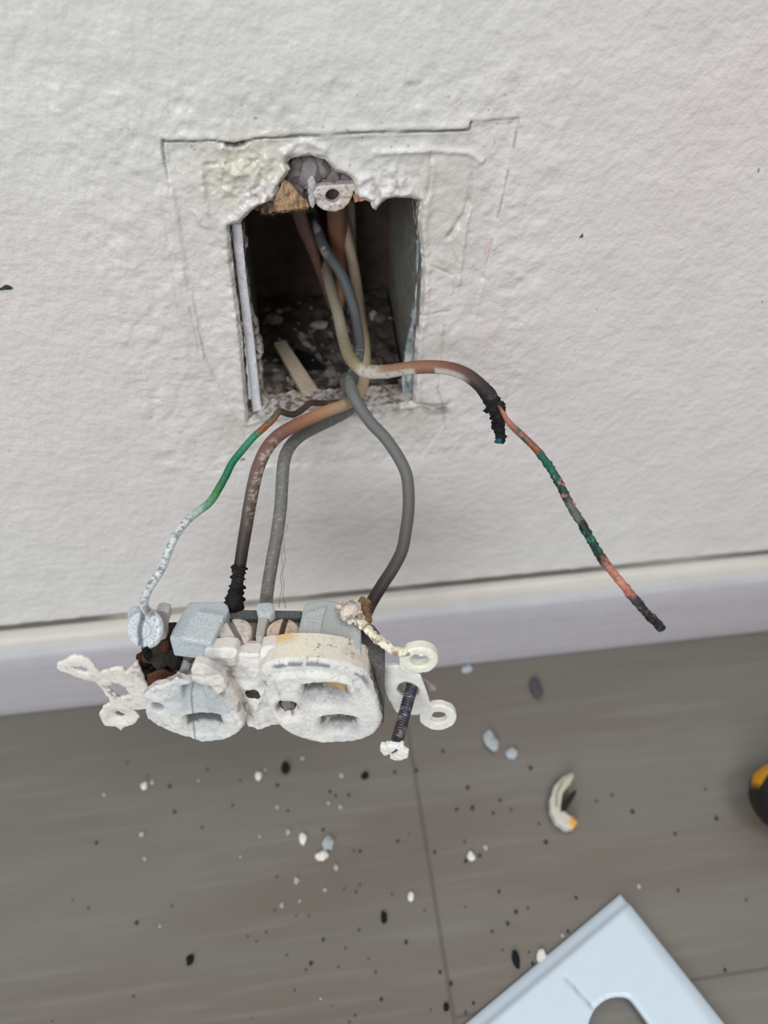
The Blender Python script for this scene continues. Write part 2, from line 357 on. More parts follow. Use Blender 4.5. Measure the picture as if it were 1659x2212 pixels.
# the opening is a hole in the sheet, its broken sides 11 mm deep
def relief_wall():
    O = densify([(-1.2, -.005), (1.2, -.005), (1.2, 1.6), (-1.2, 1.6)], .05); H = densify(hole, .0004, .00035, seed=4)
    G = np.concatenate([G1, G2, G3]); k = inside(G[:, 0], G[:, 1], O) & ~inside(G[:, 0], G[:, 1], H); G = G[k]
    nearh = dpoly(G[:, 0], G[:, 1], H[::3], True); G = G[nearh > .00025]
    e = []; s = 0
    for q in (O, H): e += [(s+i, s+(i+1) % len(q)) for i in range(len(q))]; s += len(q)
    r = delaunay_2d_cdt([Vector(map(float, p)) for p in np.concatenate([O, H, G])], e, [], 0, 1e-9)
    V = np.array([tuple(v) for v in r[0]]); T = np.array(r[2]); c = V[T].mean(1); T = T[inside(c[:, 0], c[:, 1], O) & ~inside(c[:, 0], c[:, 1], H)]
    a = V[T[:, 1]]-V[T[:, 0]]; b = V[T[:, 2]]-V[T[:, 0]]; fl = (a[:, 0]*b[:, 1]-a[:, 1]*b[:, 0]) < 0; T[fl] = T[fl][:, ::-1]
    x, y = V.T; h = wall_h(x, y); col = wall_c(x, y)
    verts = [np.stack([x, -h, y], 1)]; cols = [col]; faces = [tuple(t) for t in T]
    n = len(V); off = len(O); m = len(H); base = n; hx, hy = V[off:off+m].T; hh = h[off:off+m]
    rows = 12
    for rr in range(rows+1):
        t = rr/rows; wob = (fbm(hx*1+t*.02, hy+t*.013, .0018, 6)-.5)*.0014*min(1, t*3)
        cc = V[off:off+m].mean(0); ox = (hx-cc[0]); oy = (hy-cc[1]); ll = np.hypot(ox, oy)
        verts.append(np.stack([hx+ox/ll*wob, -hh+.011*t, hy+oy/ll*wob], 1)); cols.append(wall_side(hx, hy, .011*t+0*hx))
    for rr in range(rows):
        s0 = base+rr*m; s1 = s0+m
        faces += [(s0+i, s0+(i+1) % m, s1+(i+1) % m, s1+i) for i in range(m)]
    o = make('wall_back', np.concatenate(verts), faces, np.concatenate(cols), wm)
    X = np.concatenate(verts); g = np.exp(-(((X[:, 0]-gloss[0])/.015)**2+((X[:, 2]-gloss[1])/.010)**2))*.2-.25*np.exp(-(((X[:, 0]-chalk[0])/.0085)**2+((X[:, 2]-chalk[1])/.006)**2))
    g = g+.05*inside(X[:, 0], X[:, 2], plate_tr); at = o.data.attributes.new('Wet', 'FLOAT', 'POINT'); at.data.foreach_set('value', g.astype(np.float32)); return o
wall = tag(relief_wall(), kind='structure')
# the paper face of the board and its back, so that the wall has a body behind
bx0, bx1 = hole[:, 0].min()-.004, hole[:, 0].max()+.004; bz0, bz1 = hole[:, 1].min()-.004, hole[:, 1].max()+.004

m_mark = mat('wall_mark', rough=.8, var=.2)
for P, sz, cl, lb in (((14, 622), (.0020, .0003, .0007), (40, 62, 56), 'dark green smudge of debris stuck on the wall at the left edge'), ((1257, 510), (.0005, .0003, .0006), (90, 86, 74), 'small dark fleck stuck on the wall right of the opening'), ((525, 992), (.0010, .0003, .0004), (120, 116, 110), 'grey dirt fleck on the wall left of the brown wire')):
    tag(rock('wall_fleck', pY(*P, -.0002), sz, cl, m_mark, seed=3, rough=.6), lb, 'dirt fleck')
# ------------------------------------------------------------------ baseboard and floor
bt = pY(830, 1274)[2]                       # top of the board where it meets the wall
prof = [(0, bt), (-.0006, bt+.0003), (-.0040, bt-.0001), (-.0062, bt-.0014), (-.0078, bt-.0036), (-.0086, bt-.0066), (-.0096, bt-.0082), (-.0104, bt-.0108), (-.0110, bt-.0150), (-.0112, bt-.024), (-.0110, bt-.036), (-.0112, bt-.048), (-.0108, .004), (-.0102, .0008), (-.0095, 0), (0, 0)]
xs = np.linspace(-1.2, 1.2, 241); V = []; Fc = []; C = []
for i, x in enumerate(xs):
    for j, (yy, zz) in enumerate(prof):
        V.append((x, yy, zz)); C.append(lin((187, 184, 191) if j > 6 else (196, 197, 200) if j > 4 else (200, 196, 188)) if j else lin((120, 114, 106)))
n = len(prof)
for i in range(len(xs)-1):
    for j in range(n-1): Fc.append((i*n+j, i*n+j+1, (i+1)*n+j+1, (i+1)*n+j))
bm_ = mat('baseboard_paint', rough=.38, var=.03, vs=90, bump=.3, bs=160, bd=.0006, spec=.5)
bb = tag(make('baseboard_back', V, Fc, C, bm_), kind='structure')
N = bm_.node_tree.nodes; L = bm_.node_tree.links; tc = [q for q in N if q.type == 'TEX_COORD'][0]; b0 = N['Principled BSDF']
mp = N.new('ShaderNodeMapping'); mp.inputs['Scale'].default_value = (14, 200, 240); L.new(tc.outputs['Object'], mp.inputs[0])
nn = N.new('ShaderNodeTexNoise'); nn.inputs['Scale'].default_value = 1; nn.inputs['Detail'].default_value = 3; L.new(mp.outputs[0], nn.inputs['Vector'])
rr = N.new('ShaderNodeMapRange'); rr.inputs[1].default_value = .5; rr.inputs[2].default_value = .75; rr.inputs[4].default_value = .5; L.new(nn.outputs[0], rr.inputs[0])
mx = N.new('ShaderNodeMix'); mx.data_type = 'RGBA'; mx.inputs[7].default_value = (*lin((176, 162, 164)), 1); L.new(rr.outputs[0], mx.inputs[0]); L.new(b0.inputs['Base Color'].links[0].from_socket, mx.inputs[6]); L.new(mx.outputs[2], b0.inputs['Base Color'])
# dark caulk line between wall and board
tag(tube('trim_1', [(-1.2, -.0007, bt+.0009), (0, -.0007, bt+.0009), (1.2, -.0007, bt+.0009)], lambda s, a: .0010+.0003*fbm(s*2.4, a*0, .01, 2), lambda s, a: mix(lin((98, 92, 86))+0*s[..., None], lin((150, 144, 136)), ss(.4, .7, fbm(s*2.4, a*0, .05, 5))), mat('caulk', rough=.8), seg=8, step=.004), kind='structure')

fm = bpy.data.materials.new('laminate_floor'); fm.use_nodes = True; N = fm.node_tree.nodes; L = fm.node_tree.links; b0 = N['Principled BSDF']
b0.inputs['Roughness'].default_value = .36; b0.inputs['Specular IOR Level'].default_value = .4
tc = N.new('ShaderNodeTexCoord'); sep = N.new('ShaderNodeSeparateXYZ'); L.new(tc.outputs['Object'], sep.inputs[0])
def mapn(sc, rot=0, loc=(0, 0, 0), detail=4, dist=0, scale=1.):
    m_ = N.new('ShaderNodeMapping'); m_.inputs['Scale'].default_value = sc; m_.inputs['Rotation'].default_value = (0, 0, rot); m_.inputs['Location'].default_value = loc; L.new(tc.outputs['Object'], m_.inputs[0])
    q = N.new('ShaderNodeTexNoise'); q.inputs['Scale'].default_value = scale; q.inputs['Detail'].default_value = detail; q.inputs['Distortion'].default_value = dist; L.new(m_.outputs[0], q.inputs['Vector']); return q
def rng(src, a, b, c, d):
    q = N.new('ShaderNodeMapRange'); q.inputs[1].default_value = a; q.inputs[2].default_value = b; q.inputs[3].default_value = c; q.inputs[4].default_value = d; L.new(src, q.inputs[0]); return q.outputs[0]
def mixc(f, a, b, mode='MIX'):
    q = N.new('ShaderNodeMix'); q.data_type = 'RGBA'; q.blend_type = mode
    if isinstance(f, float): q.inputs[0].default_value = f
    else: L.new(f, q.inputs[0])
    for k_, v_ in ((6, a), (7, b)):
        if isinstance(v_, tuple): q.inputs[k_].default_value = (*v_, 1)
        else: L.new(v_, q.inputs[k_])
    return q.outputs[2]
g1 = mapn((5, 22, 1), .05, dist=.6); g2 = mapn((14, 230, 1), .04, detail=5); g3 = mapn((3, 9, 1), .1, (2, 5, 0), dist=1.2)
FLA, FLB, FLC = tuple(lin((119, 117, 109))), tuple(lin((112, 102, 94))), tuple(lin((134, 133, 127)))
cc = mixc(rng(g1.outputs[0], .38, .62, 0, 1), FLA, FLB)
cc = mixc(rng(g2.outputs[0], .52, .72, 0, .4), cc, FLC)
cc = mixc(rng(g3.outputs[0], .45, .6, 0, .5), cc, tuple(lin((110, 109, 100))))
# joints: one butt joint across, long joints parallel to the wall
ja = pZ(895, 1680); jb = pZ(985, 2212); jc = pZ(1585, 2103)
def absdiff(sock, v):
    q = N.new('ShaderNodeMath'); q.operation = 'SUBTRACT'; L.new(sock, q.inputs[0]); q.inputs[1].default_value = v
    r = N.new('ShaderNodeMath'); r.operation = 'ABSOLUTE'; L.new(q.outputs[0], r.inputs[0]); return r.outputs[0]
jx = float((ja[0]+jb[0])/2)
near_x = rng(absdiff(sep.outputs[0], jx), .0004, .0014, 1, 0)
near_y = rng(absdiff(sep.outputs[1], float(jc[1])), .0003, .0009, 1, 0)
right = rng(sep.outputs[0], jx, jx+.001, 0, 1)
mul = N.new('ShaderNodeMath'); mul.operation = 'MULTIPLY'; L.new(near_y, mul.inputs[0]); L.new(right, mul.inputs[1])
mxx = N.new('ShaderNodeMath'); mxx.operation = 'MAXIMUM'; L.new(near_x, mxx.inputs[0]); L.new(mul.outputs[0], mxx.inputs[1])
jm = rng(mxx.outputs[0], 0, 1, 0, .5)
cc = mixc(jm, cc, tuple(lin((76, 68, 60))))
L.new(cc, b0.inputs['Base Color'])
bp = N.new('ShaderNodeBump'); bp.inputs['Strength'].default_value = .25; bp.inputs['Distance'].default_value = .0004; L.new(g2.outputs[0], bp.inputs['Height']); L.new(bp.outputs[0], b0.inputs['Normal'])
fl = make('floor', [(-1.5, -2.4, 0), (1.5, -2.4, 0), (1.5, .012, 0), (-1.5, .012, 0), (-1.5, -2.4, -.02), (1.5, -2.4, -.02), (1.5, .012, -.02), (-1.5, .012, -.02)],
          [(0, 1, 2, 3), (7, 6, 5, 4), (0, 4, 5, 1), (1, 5, 6, 2), (2, 6, 7, 3), (3, 7, 4, 0)], np.tile(lin((150, 145, 138)), (8, 1)), fm, smooth=False); tag(fl, kind='structure')

# ------------------------------------------------------------------ the metal box in the wall
m_steel = mat('galvanised_steel', rough=.45, var=.25, vs=250, bump=.3, bs=500, bd=.0004, metal=.35, speck=(190, 190, 186), speck_s=700, speck_t=.66)
m_plaster = mat('plaster', rough=.9, var=.15, vs=1200, bump=.6, bs=1800, bd=.0004)
m_rust = mat('painted_tab', rough=.6, var=.2, vs=800, bump=.3, bs=1500, bd=.0002, speck=(150, 130, 110), speck_s=900, speck_t=.62)
xl = pY(505, 600, .004)[0]; xr = pY(908, 650, .004)[0]; zb = pY(730, 890, .006)[2]; zt = pY(750, 440, .004)[2]+.004
ebox = empty('electrical_box', 'open grey metal electrical box set in the wall behind the broken opening', 'electrical box', (float((xl+xr)/2), .035, float(zb)))
def bl(o): o.data.transform(Matrix.Translation(-ebox.location)); return o
BD = .072; t_ = .0014
m_dirty = mat('dirty_steel', rough=.8, var=.35, vs=200, bump=.4, bs=500, bd=.0004)
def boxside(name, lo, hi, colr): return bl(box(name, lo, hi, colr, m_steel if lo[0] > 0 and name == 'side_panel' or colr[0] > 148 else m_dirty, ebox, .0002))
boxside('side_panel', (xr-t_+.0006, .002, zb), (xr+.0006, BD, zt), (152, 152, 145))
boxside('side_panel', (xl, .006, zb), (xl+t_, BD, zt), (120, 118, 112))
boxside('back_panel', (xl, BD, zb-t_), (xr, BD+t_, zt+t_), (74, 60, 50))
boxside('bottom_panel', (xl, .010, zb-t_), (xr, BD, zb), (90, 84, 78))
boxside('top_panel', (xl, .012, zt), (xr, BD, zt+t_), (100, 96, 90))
# white painted rim strip on the left
S = np.array(wallxy(z1([(352, 525), (398, 530), (404, 600), (412, 700), (425, 820), (440, 940), (455, 1060), (468, 1180), (478, 1280), (489, 1372), (450, 1385), (440, 1300), (428, 1180), (415, 1080), (400, 950), (385, 820), (370, 690), (358, 600)]), .0045))
ly = lambda Y: (lambda x, y, h: np.stack([x-ebox.location[0], Y-h-ebox.location[1], y-ebox.location[2]], 1))
relief('rim_strip', S, [], .0006, lambda x, y: (fbm(x, y, .003, 2)-.5)*.0003, lambda x, y: mix(np.broadcast_to(lin((222, 222, 228)), x.shape+(3,)), lin((170, 166, 164)), .6*ss(.74, .82, fbm(x, y, .0016, 5))), ly(.0045), .0015, mat('rim_paint', rough=.4, bump=.2), ebox, jag=.00008, rnd_edge=.0004)
# crumbly plaster packed beside the strip
S = np.array(wallxy(z1([(398, 528), (414, 560), (410, 600), (424, 625), (414, 660), (420, 740), (432, 800), (436, 880), (452, 950), (478, 1005), (478, 1050), (495, 1085), (492, 1120), (478, 1150), (498, 1180), (486, 1230), (500, 1300), (545, 1345), (500, 1375), (480, 1380), (455, 1250), (430, 1050), (410, 800)]), .007))
wx = lambda Y: (lambda x, y, h: np.stack([x, Y-h, y], 1))
tag(localize(relief('plaster_remnant', S, [], .0005, lambda x, y: (fbm(x, y, .0016, 4, 4)-.5)*.0035, lambda x, y: mix(np.broadcast_to(lin((176, 168, 162)), x.shape+(3,)), lin((110, 98, 90)), ss(.4, .7, fbm(x, y, .002, 6))), wx(.0072), .004, m_plaster, jag=.0005, rnd_edge=.0008), (xl+.004, .009, float(np.mean(S[:, 1])))),
    'ragged grey plaster crumbs stuck inside the white rim on the left of the opening', 'plaster')
S = np.array(wallxy(z1([(1182, 610), (1205, 620), (1212, 700), (1208, 850), (1198, 960), (1182, 1060), (1175, 1150), (1172, 1320), (1130, 1330), (1118, 1240), (1128, 1120), (1148, 1040), (1165, 960), (1180, 860), (1188, 760), (1182, 680)]), .006))
relief('paint_smear', S, [], .0006, lambda x, y: (fbm(x, y, .002, 22)-.5)*.0012, lambda x, y: mix(mix(np.broadcast_to(lin((150, 162, 164)), x.shape+(3,)), lin((206, 212, 212)), ss(.45, .7, fbm(x, y, .003, 25))), lin((84, 98, 108)), .8*ss(.6, .7, fbm(x*2, y*.5, .0016, 26))), ly(.0065), .0012, m_plaster, ebox, jag=.0003, rnd_edge=.0004)
# mounting tab with its threaded hole
Pt = z1([(695, 372), (700, 362), (760, 354), (840, 348), (915, 345), (917, 366), (900, 378), (893, 405), (880, 435), (855, 458), (825, 472), (795, 474), (765, 466), (740, 450), (724, 425), (716, 392), (700, 392)])
S = np.array(wallxy(Pt, .002)); hc = np.array(wallxy(z1([(806, 402)]), .002))[0]
hr = .0019; hol = [(hc[0]+hr*math.cos(a)*1.05, hc[1]+hr*math.sin(a)*1.05) for a in np.linspace(0, 2*math.pi, 28, endpoint=False)]
def tab_c(x, y):
    c = np.broadcast_to(lin((206, 198, 196)), x.shape+(3,)); c = mix(c, lin((214, 196, 168)), ss(.001, .006, x-hc[0]-(y-hc[1])*.6)*.8); return mix(c, lin((140, 124, 116)), .7*ss(.6, .75, fbm(x, y, .0014, 9)))
ptop = S[:, 1].max()
relief('mounting_tab', S, [hol], .00035, lambda x, y: (fbm(x, y, .0012, 5)-.5)*.0004+.0005*ss(ptop-.004, ptop-.003, y), tab_c, ly(.002), .0025, m_rust, ebox, jag=.00012, rnd_edge=.0003)
tb = box('hole_bottom', (hc[0]-.003, .006, hc[1]-.003), (hc[0]+.003, .0075, hc[1]+.003), (95, 84, 76), m_rust, ebox); bl(tb)
S = np.array(wallxy(z1([(640, 330), (905, 318), (912, 346), (880, 352), (700, 362)]), .006))
relief('tab_ledge', S, [], .0006, lambda x, y: (fbm(x, y, .0016, 8)-.5)*.0008, lambda x, y: np.broadcast_to(lin((140, 130, 126)), x.shape+(3,)), ly(.0055), .012, m_rust, ebox, jag=.0002)

# torn tan paper of the board, hanging at the top edge
def fuzz_c(a, b, seed): return lambda x, y: mix(np.broadcast_to(lin(a), x.shape+(3,)), lin(b), ss(.4, .65, fbm(x*3, y, .0016, seed, 4)))
m_paper = mat('torn_paper', rough=.95, var=.25, vs=1800, bump=.8, bs=2500, bd=.0005)
S = np.array(wallxy(z1([(573, 345), (590, 335), (615, 350), (640, 375), (665, 400), (690, 425), (705, 452), (660, 458), (620, 466), (580, 474), (550, 470), (540, 440), (555, 400)]), 0))
o = relief('torn_paper', S, [], .0005, lambda x, y: (fbm(x*2, y, .002, 4, 4)-.5)*.0016, fuzz_c((188, 158, 126), (140, 108, 80), 3), wx(-.0002), .0007, m_paper, wall, jag=.0006)
S = np.array(wallxy(z1([(448, 440), (500, 430), (550, 438), (552, 470), (535, 482), (510, 492), (490, 488), (480, 470), (450, 470)]), 0))
relief('torn_paper', S, [], .0005, lambda x, y: (fbm(x*2, y, .0015, 4, 4)-.5)*.0025, fuzz_c((120, 98, 84), (70, 55, 48), 5), wx(.001), .0012, m_paper, wall, jag=.0007)
S = np.array(wallxy(z1([(900, 405), (930, 398), (965, 408), (975, 425), (940, 428), (905, 432)]), 0))
relief('torn_paper', S, [], .0005, lambda x, y: (fbm(x*2, y, .0015, 4, 4)-.5)*.001, fuzz_c((196, 150, 120), (160, 112, 84), 6), wx(.0008), .0012, m_paper, wall, jag=.0004)
# fine fibres along the torn paper edge
def fibres(name, px_a, px_b, n, lng, colr, Y, parent, seed, down=1):
    r = random.Random(seed); V = []; Fc = []
    for i in range(n):
        t = r.random(); px = px_a[0]+(px_b[0]-px_a[0])*t; py = px_a[1]+(px_b[1]-px_a[1])*t
        p = pY(px, py, Y); l = lng*r.uniform(.4, 1); q = p+np.array([r.uniform(-.5, .5)*l, -r.uniform(0, .5)*l, -down*l]); k = len(V); wd = .00005
        V += [p+[wd, 0, 0], p-[wd, 0, 0], q, p+[0, wd, 0]]; Fc += [(k, k+1, k+2), (k+1, k+3, k+2), (k+3, k, k+2)]
    return make(name, V, Fc, np.tile(lin(colr), (len(V), 1)), m_paper, parent)
o = fibres('paper_fibres', z1([(540, 468)])[0], z1([(700, 452)])[0], 130, .0016, (190, 150, 110), -.0004, wall, 3); o['kind'] = 'stuff'
o = fibres('paper_fibres', z1([(480, 475)])[0], z1([(545, 480)])[0], 60, .0016, (120, 95, 80), 0.0, wall, 4); o['kind'] = 'stuff'

# grey plaster lumps in the notch above the tab
r = random.Random(11); V = []; Fc = []; C = []
def addrock(cx, cy, cz, sx, sy, sz, colr, seed):
    bm = bmesh.new(); bmesh.ops.create_icosphere(bm, subdivisions=2, radius=1); k = len(V); rr_ = random.Random(seed); o_ = rr_.uniform(0, 50)
    rot = Matrix.Rotation(rr_.uniform(0, 3), 3, 'Y') @ Matrix.Rotation(rr_.uniform(0, 3), 3, 'X')
    for v in bm.verts:
        p = v.co; f = .75+.6*float(vn(p.x*1.8+o_, p.y*1.8+p.z*1.5, seed % 9)); q = Vector((p.x*f*sx, p.y*f*sy, p.z*f*sz)); q = rot @ q
        V.append((cx+q.x, cy+q.y, cz+q.z)); C.append(lin(colr)*rr_.uniform(.95, 1.05))
    for f in bm.faces: Fc.append([k+v.index for v in f.verts])
    bm.free()
lumps = [(640, 262, 26), (690, 250, 40), (720, 262, 38), (750, 272, 30), (660, 290, 34), (700, 300, 36), (635, 315, 30), (740, 315, 16), (760, 295, 20), (670, 330, 30), (705, 335, 28), (650, 360, 30), (790, 300, 22), (810, 312, 24),
         (840, 322, 22), (870, 330, 18), (620, 340, 26), (690, 365, 24), (630, 285, 30), (770, 320, 18), (715, 375, 18), (725, 340, 16), (600, 300, 26), (865, 338, 20), (680, 400, 22), (610, 380, 26), (785, 280, 24), (655, 240, 20), (745, 245, 26)]
for i, (x, y, s) in enumerate(lumps):
    p = pY(*z1([(x, y)])[0], .0065+.004*((i*7) % 5)/5); k = s*.000045*2.2; g = 128+((i*37) % 24)
    addrock(p[0], p[1], p[2], k*1.1, k*.9, k*.8, (g+6, g-2, g-2), i)
o = make('plaster_rubble', V, Fc, C, m_plaster, smooth=False); c_ = np.mean(V, 0)
tag(localize(o, c_), 'crumbled mauve-grey plaster lumps packed in the notch above the screw tab', 'plaster', kind='stuff')
# dark backing of that notch: the board's broken core
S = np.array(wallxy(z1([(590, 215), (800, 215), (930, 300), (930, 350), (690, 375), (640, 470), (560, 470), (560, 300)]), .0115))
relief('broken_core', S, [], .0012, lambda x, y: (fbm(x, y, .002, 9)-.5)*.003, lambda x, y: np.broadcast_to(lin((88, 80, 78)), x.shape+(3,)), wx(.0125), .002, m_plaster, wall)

for q, sz, lb in (((712, 345), (.0011, .0006, .0019), 'small pale sliver standing on the left corner of the screw tab'), ((712, 420), (.0009, .0006, .0021), 'thin white sliver hanging beside the left edge of the screw tab')):
    tag(rock('plaster_chip', pY(*z1([q])[0], .0012), sz, (196, 190, 194), m_plaster, seed=2), lb, 'plaster')
# rubble lying in the bottom of the box
V = []; Fc = []; C = []; r = random.Random(21)
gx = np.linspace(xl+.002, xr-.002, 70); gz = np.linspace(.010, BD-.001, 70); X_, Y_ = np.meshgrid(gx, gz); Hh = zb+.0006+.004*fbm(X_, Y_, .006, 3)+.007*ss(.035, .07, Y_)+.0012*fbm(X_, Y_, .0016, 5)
for a, b_, h_ in zip(X_.ravel(), Y_.ravel(), Hh.ravel()): V.append((a, b_, h_)); C.append(mix(mix(lin((134, 128, 122)), lin((84, 72, 64)), float(ss(.016, .045, b_))), lin((60, 52, 46)), float(ss(.35, .65, fbm(a, b_, .004, 9)))))  # darker towards the rear: light falloff inside the box put into the colour
for i in range(69):
    for j in range(69): Fc.append((i*70+j, i*70+j+1, (i+1)*70+j+1, (i+1)*70+j))
for i in range(230):
    a = r.uniform(xl+.003, xr-.003); b_ = r.uniform(.012, BD-.004); s = r.uniform(.0004, .0024)*(1.1 if r.random() < .15 else .6)
    g = r.choice([(142, 132, 122), (120, 112, 104), (98, 86, 78), (160, 152, 144), (44, 38, 36), (40, 36, 34)])
    addrock(a, b_, zb+.003+.006*float(ss(.035, .07, b_)), s*1.3, s, s*.7, g, 100+i)
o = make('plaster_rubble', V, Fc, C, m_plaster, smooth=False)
tag(localize(o, ((xl+xr)/2, .035, zb)), 'grey rubble and dust covering the bottom of the metal box', 'plaster', kind='stuff')
# a beige stick, a cream chip and a black stand-in for a dark hole
def onrub(px, py, up=.0035): return pZ(px, py, zb+up)
a = onrub(602, 742, .010); b_ = onrub(672, 850, .005); d_ = (b_-a)/np.linalg.norm(b_-a); s_ = np.cross(d_, [0, 0, 1]); s_ /= np.linalg.norm(s_); w_ = .0027
prism_pts = [a-s_*w_, b_-s_*w_*1.1, b_+s_*w_*1.1, a+s_*w_*.8]; tag(localize(prism('plaster_stick', [p+[0, 0, .0012] for p in prism_pts], [p-[0, 0, .0012] for p in prism_pts], (172, 158, 138), m_plaster, bev=.0007), (a+b_)/2),
    'long beige sliver of plaster lying on the rubble in the box', 'plaster')
p = onrub(633, 853, .004); tag(rock('plaster_chip', p, (.0026, .002, .0014), (206, 190, 160), m_plaster, seed=4), 'cream plaster chip at the foot of the long beige sliver in the box', 'plaster')
for (px, py, up, sz, cl, lb) in [(595, 690, .009, (.0032, .0026, .0018), (150, 134, 120), 'brown-grey plaster lump at the left rear of the box rubble'), (690, 702, .009, (.0034, .002, .0014), (160, 145, 140), 'pinkish grey plaster lump left of the wires in the box'), (820, 688, .009, (.003, .0026, .0016), (110, 96, 90), 'dim brown lump right of the wires in the box')]:
    tag(rock('plaster_chip', onrub(px, py, up), sz, cl, m_plaster, seed=px), lb, 'plaster')
m_char = mat('char', rough=.85, var=.4, vs=1500, bump=.8, bs=2200, bd=.0005, spec=.2)
pts = [onrub(*q, .0055) for q in [(637, 755), (668, 768), (704, 796), (672, 797), (652, 790)]]  # flat black piece added where the rubble has a dark hole
tag(localize(prism('dark_gap', [p+[0, 0, .0008] for p in pts], [p-[0, 0, .0006] for p in pts], (12, 11, 12), m_char, bev=.0002), pts[0]), 'flat black piece standing in for a dark pointed hole right of the long beige sliver in the box', 'dark gap')

# ------------------------------------------------------------------ receptacle frame
yaw = math.radians(8); el = math.radians(9)
Lx = np.array([math.cos(yaw), -math.sin(yaw), 0]); Nn = np.array([-math.sin(yaw)*math.cos(el), -math.cos(yaw)*math.cos(el), math.sin(el)]); Uu = np.cross(Nn, Lx)
O0 = pD(560, 1525, .186)
RM = np.array([Lx, Uu, Nn])
def pF(px, py, n):      # photograph point on the receptacle plane n (local)
    r = ray(px, py); t = (n-Nn.dot(CAM-O0))/Nn.dot(r); return RM @ (CAM+r*t-O0)
def pT(px, py, b):      # on the plane of constant local height b
    r = ray(px, py); t = (b-Uu.dot(CAM-O0))/Uu.dot(r); return RM @ (CAM+r*t-O0)
def l2w(v): return O0+RM.T @ np.array(v)
rec = empty('duplex_receptacle', 'scorched white duplex receptacle hanging sideways on its wires below the opening', 'electrical outlet', O0)
rec.matrix_world = Matrix([[float(RM[j][i]) for j in range(3)]+[float(O0[i])] for i in range(3)]+[[0, 0, 0, 1]])
fF = lambda P, n: np.array([pF(x, y, n)[:2] for x, y in P])
lz = lambda n: (lambda x, y, h: np.stack([x, y, n+h], 1))
m_nylon = mat('dusty_nylon', rough=.75, var=.07, vs=1400, bump=.45, bs=1500, bd=.00025, spec=.3)
m_dust = mat('dusted_plastic', rough=.85, var=.16, vs=2200, bump=.7, bs=2600, bd=.00025, speck=(138, 148, 154), speck_s=5200, speck_t=.56)
m_dusty2 = mat('dusted_warm', rough=.85, var=.16, vs=2200, bump=.7, bs=2600, bd=.00025, speck=(142, 128, 116), speck_s=5200, speck_t=.60)
m_body = mat('dark_body', rough=.7, var=.3, vs=1500, bump=.5, bs=2000, bd=.0003, speck=(128, 130, 130), speck_s=5200, speck_t=.60)
STR = -.0075            # strap plane
ST = 0.0
cream = lin((226, 224, 218))
# veins of soot like fine creases
def veins(x, y, seed, s=.0022):
    a = fbm(x, y, s, seed, 3); b_ = fbm(x*1.3, y, s*1.7, seed+5, 3); return np.clip(1-np.abs(a-.5)/.022, 0, 1)*.8+np.clip(1-np.abs(b_-.5)/.015, 0, 1)*.6

# ---- right face
RO = smooth_poly(fF(z4([(362, 560), (372, 610), (400, 690), (440, 790), (492, 862), (540, 905), (640, 946), (780, 972), (920, 970), (1040, 942), (1112, 885), (1132, 845), (1128, 800), (1095, 690), (1065, 610), (1030, 560), (960, 525), (860, 496), (740, 480), (620, 474), (500, 484), (420, 500), (380, 525)]), ST), 1)
rs1 = fF(z4([(660, 602), (780, 592), (890, 600)]), ST); rs2 = fF(z4([(760, 797), (870, 790), (950, 797)]), ST); rg = pF(*z4([(542, 765)])[0], ST)[:2]
rghole = [(rg[0]+.0024*math.cos(a), rg[1]+.0029*math.sin(a)) for a in np.linspace(0, 2*math.pi, 26, endpoint=False)]
def slot_shape(x, y, P, wid=.0055, half=.0028):
    """deep narrow slot and the sagging hollow below it"""
    cx, cy = P[:, 0].mean(), P[:, 1].mean(); hx = (P[:, 0].max()-P[:, 0].min())/2
    cy = cy-.0006*((x-cx)/hx)**2+.0006; below = cy-y; t = np.clip(below/wid, 0, 1); u = np.abs(x-cx)/(hx*(1+.45*t))
    bowl = (.62*ss(1.45, .45, u)+.38*ss(1.08, .92, u)*ss(.45, .2, t))*ss(-.00025, .00025, below)*(1-t)**.9*(1+.22*(fbm(x, y, .0022, 61)-.5))*(below < wid)
    slit = ss(1.06, .94, u)*ss(-.0003, .0002, below)*ss(.0062, .0048, below+.0012*fbm(x, y, .0012, 3))
    return bowl, slit
def rf_h(x, y):
    h = (fbm(x, y, .004, 3)-.5)*.0006+(fbm(x, y, .0012, 5)-.5)*.00022
    for P, dp in ((rs1, .0058), (rs2, .0048)):
        bo, sl = slot_shape(x, y, P, .0108 if P is rs1 else .0092); h = h-dp*bo-.0006*sl
    dr = dpoly(x, y, RO, True); h = h-.0011*ss(.0050, .0036, dr)*ss(-.001, .006, y)
    h = h-.0011*ss(.0055, .0022, np.hypot(x-rg[0], y-rg[1]))
    # dished melt around the upper part
    return h
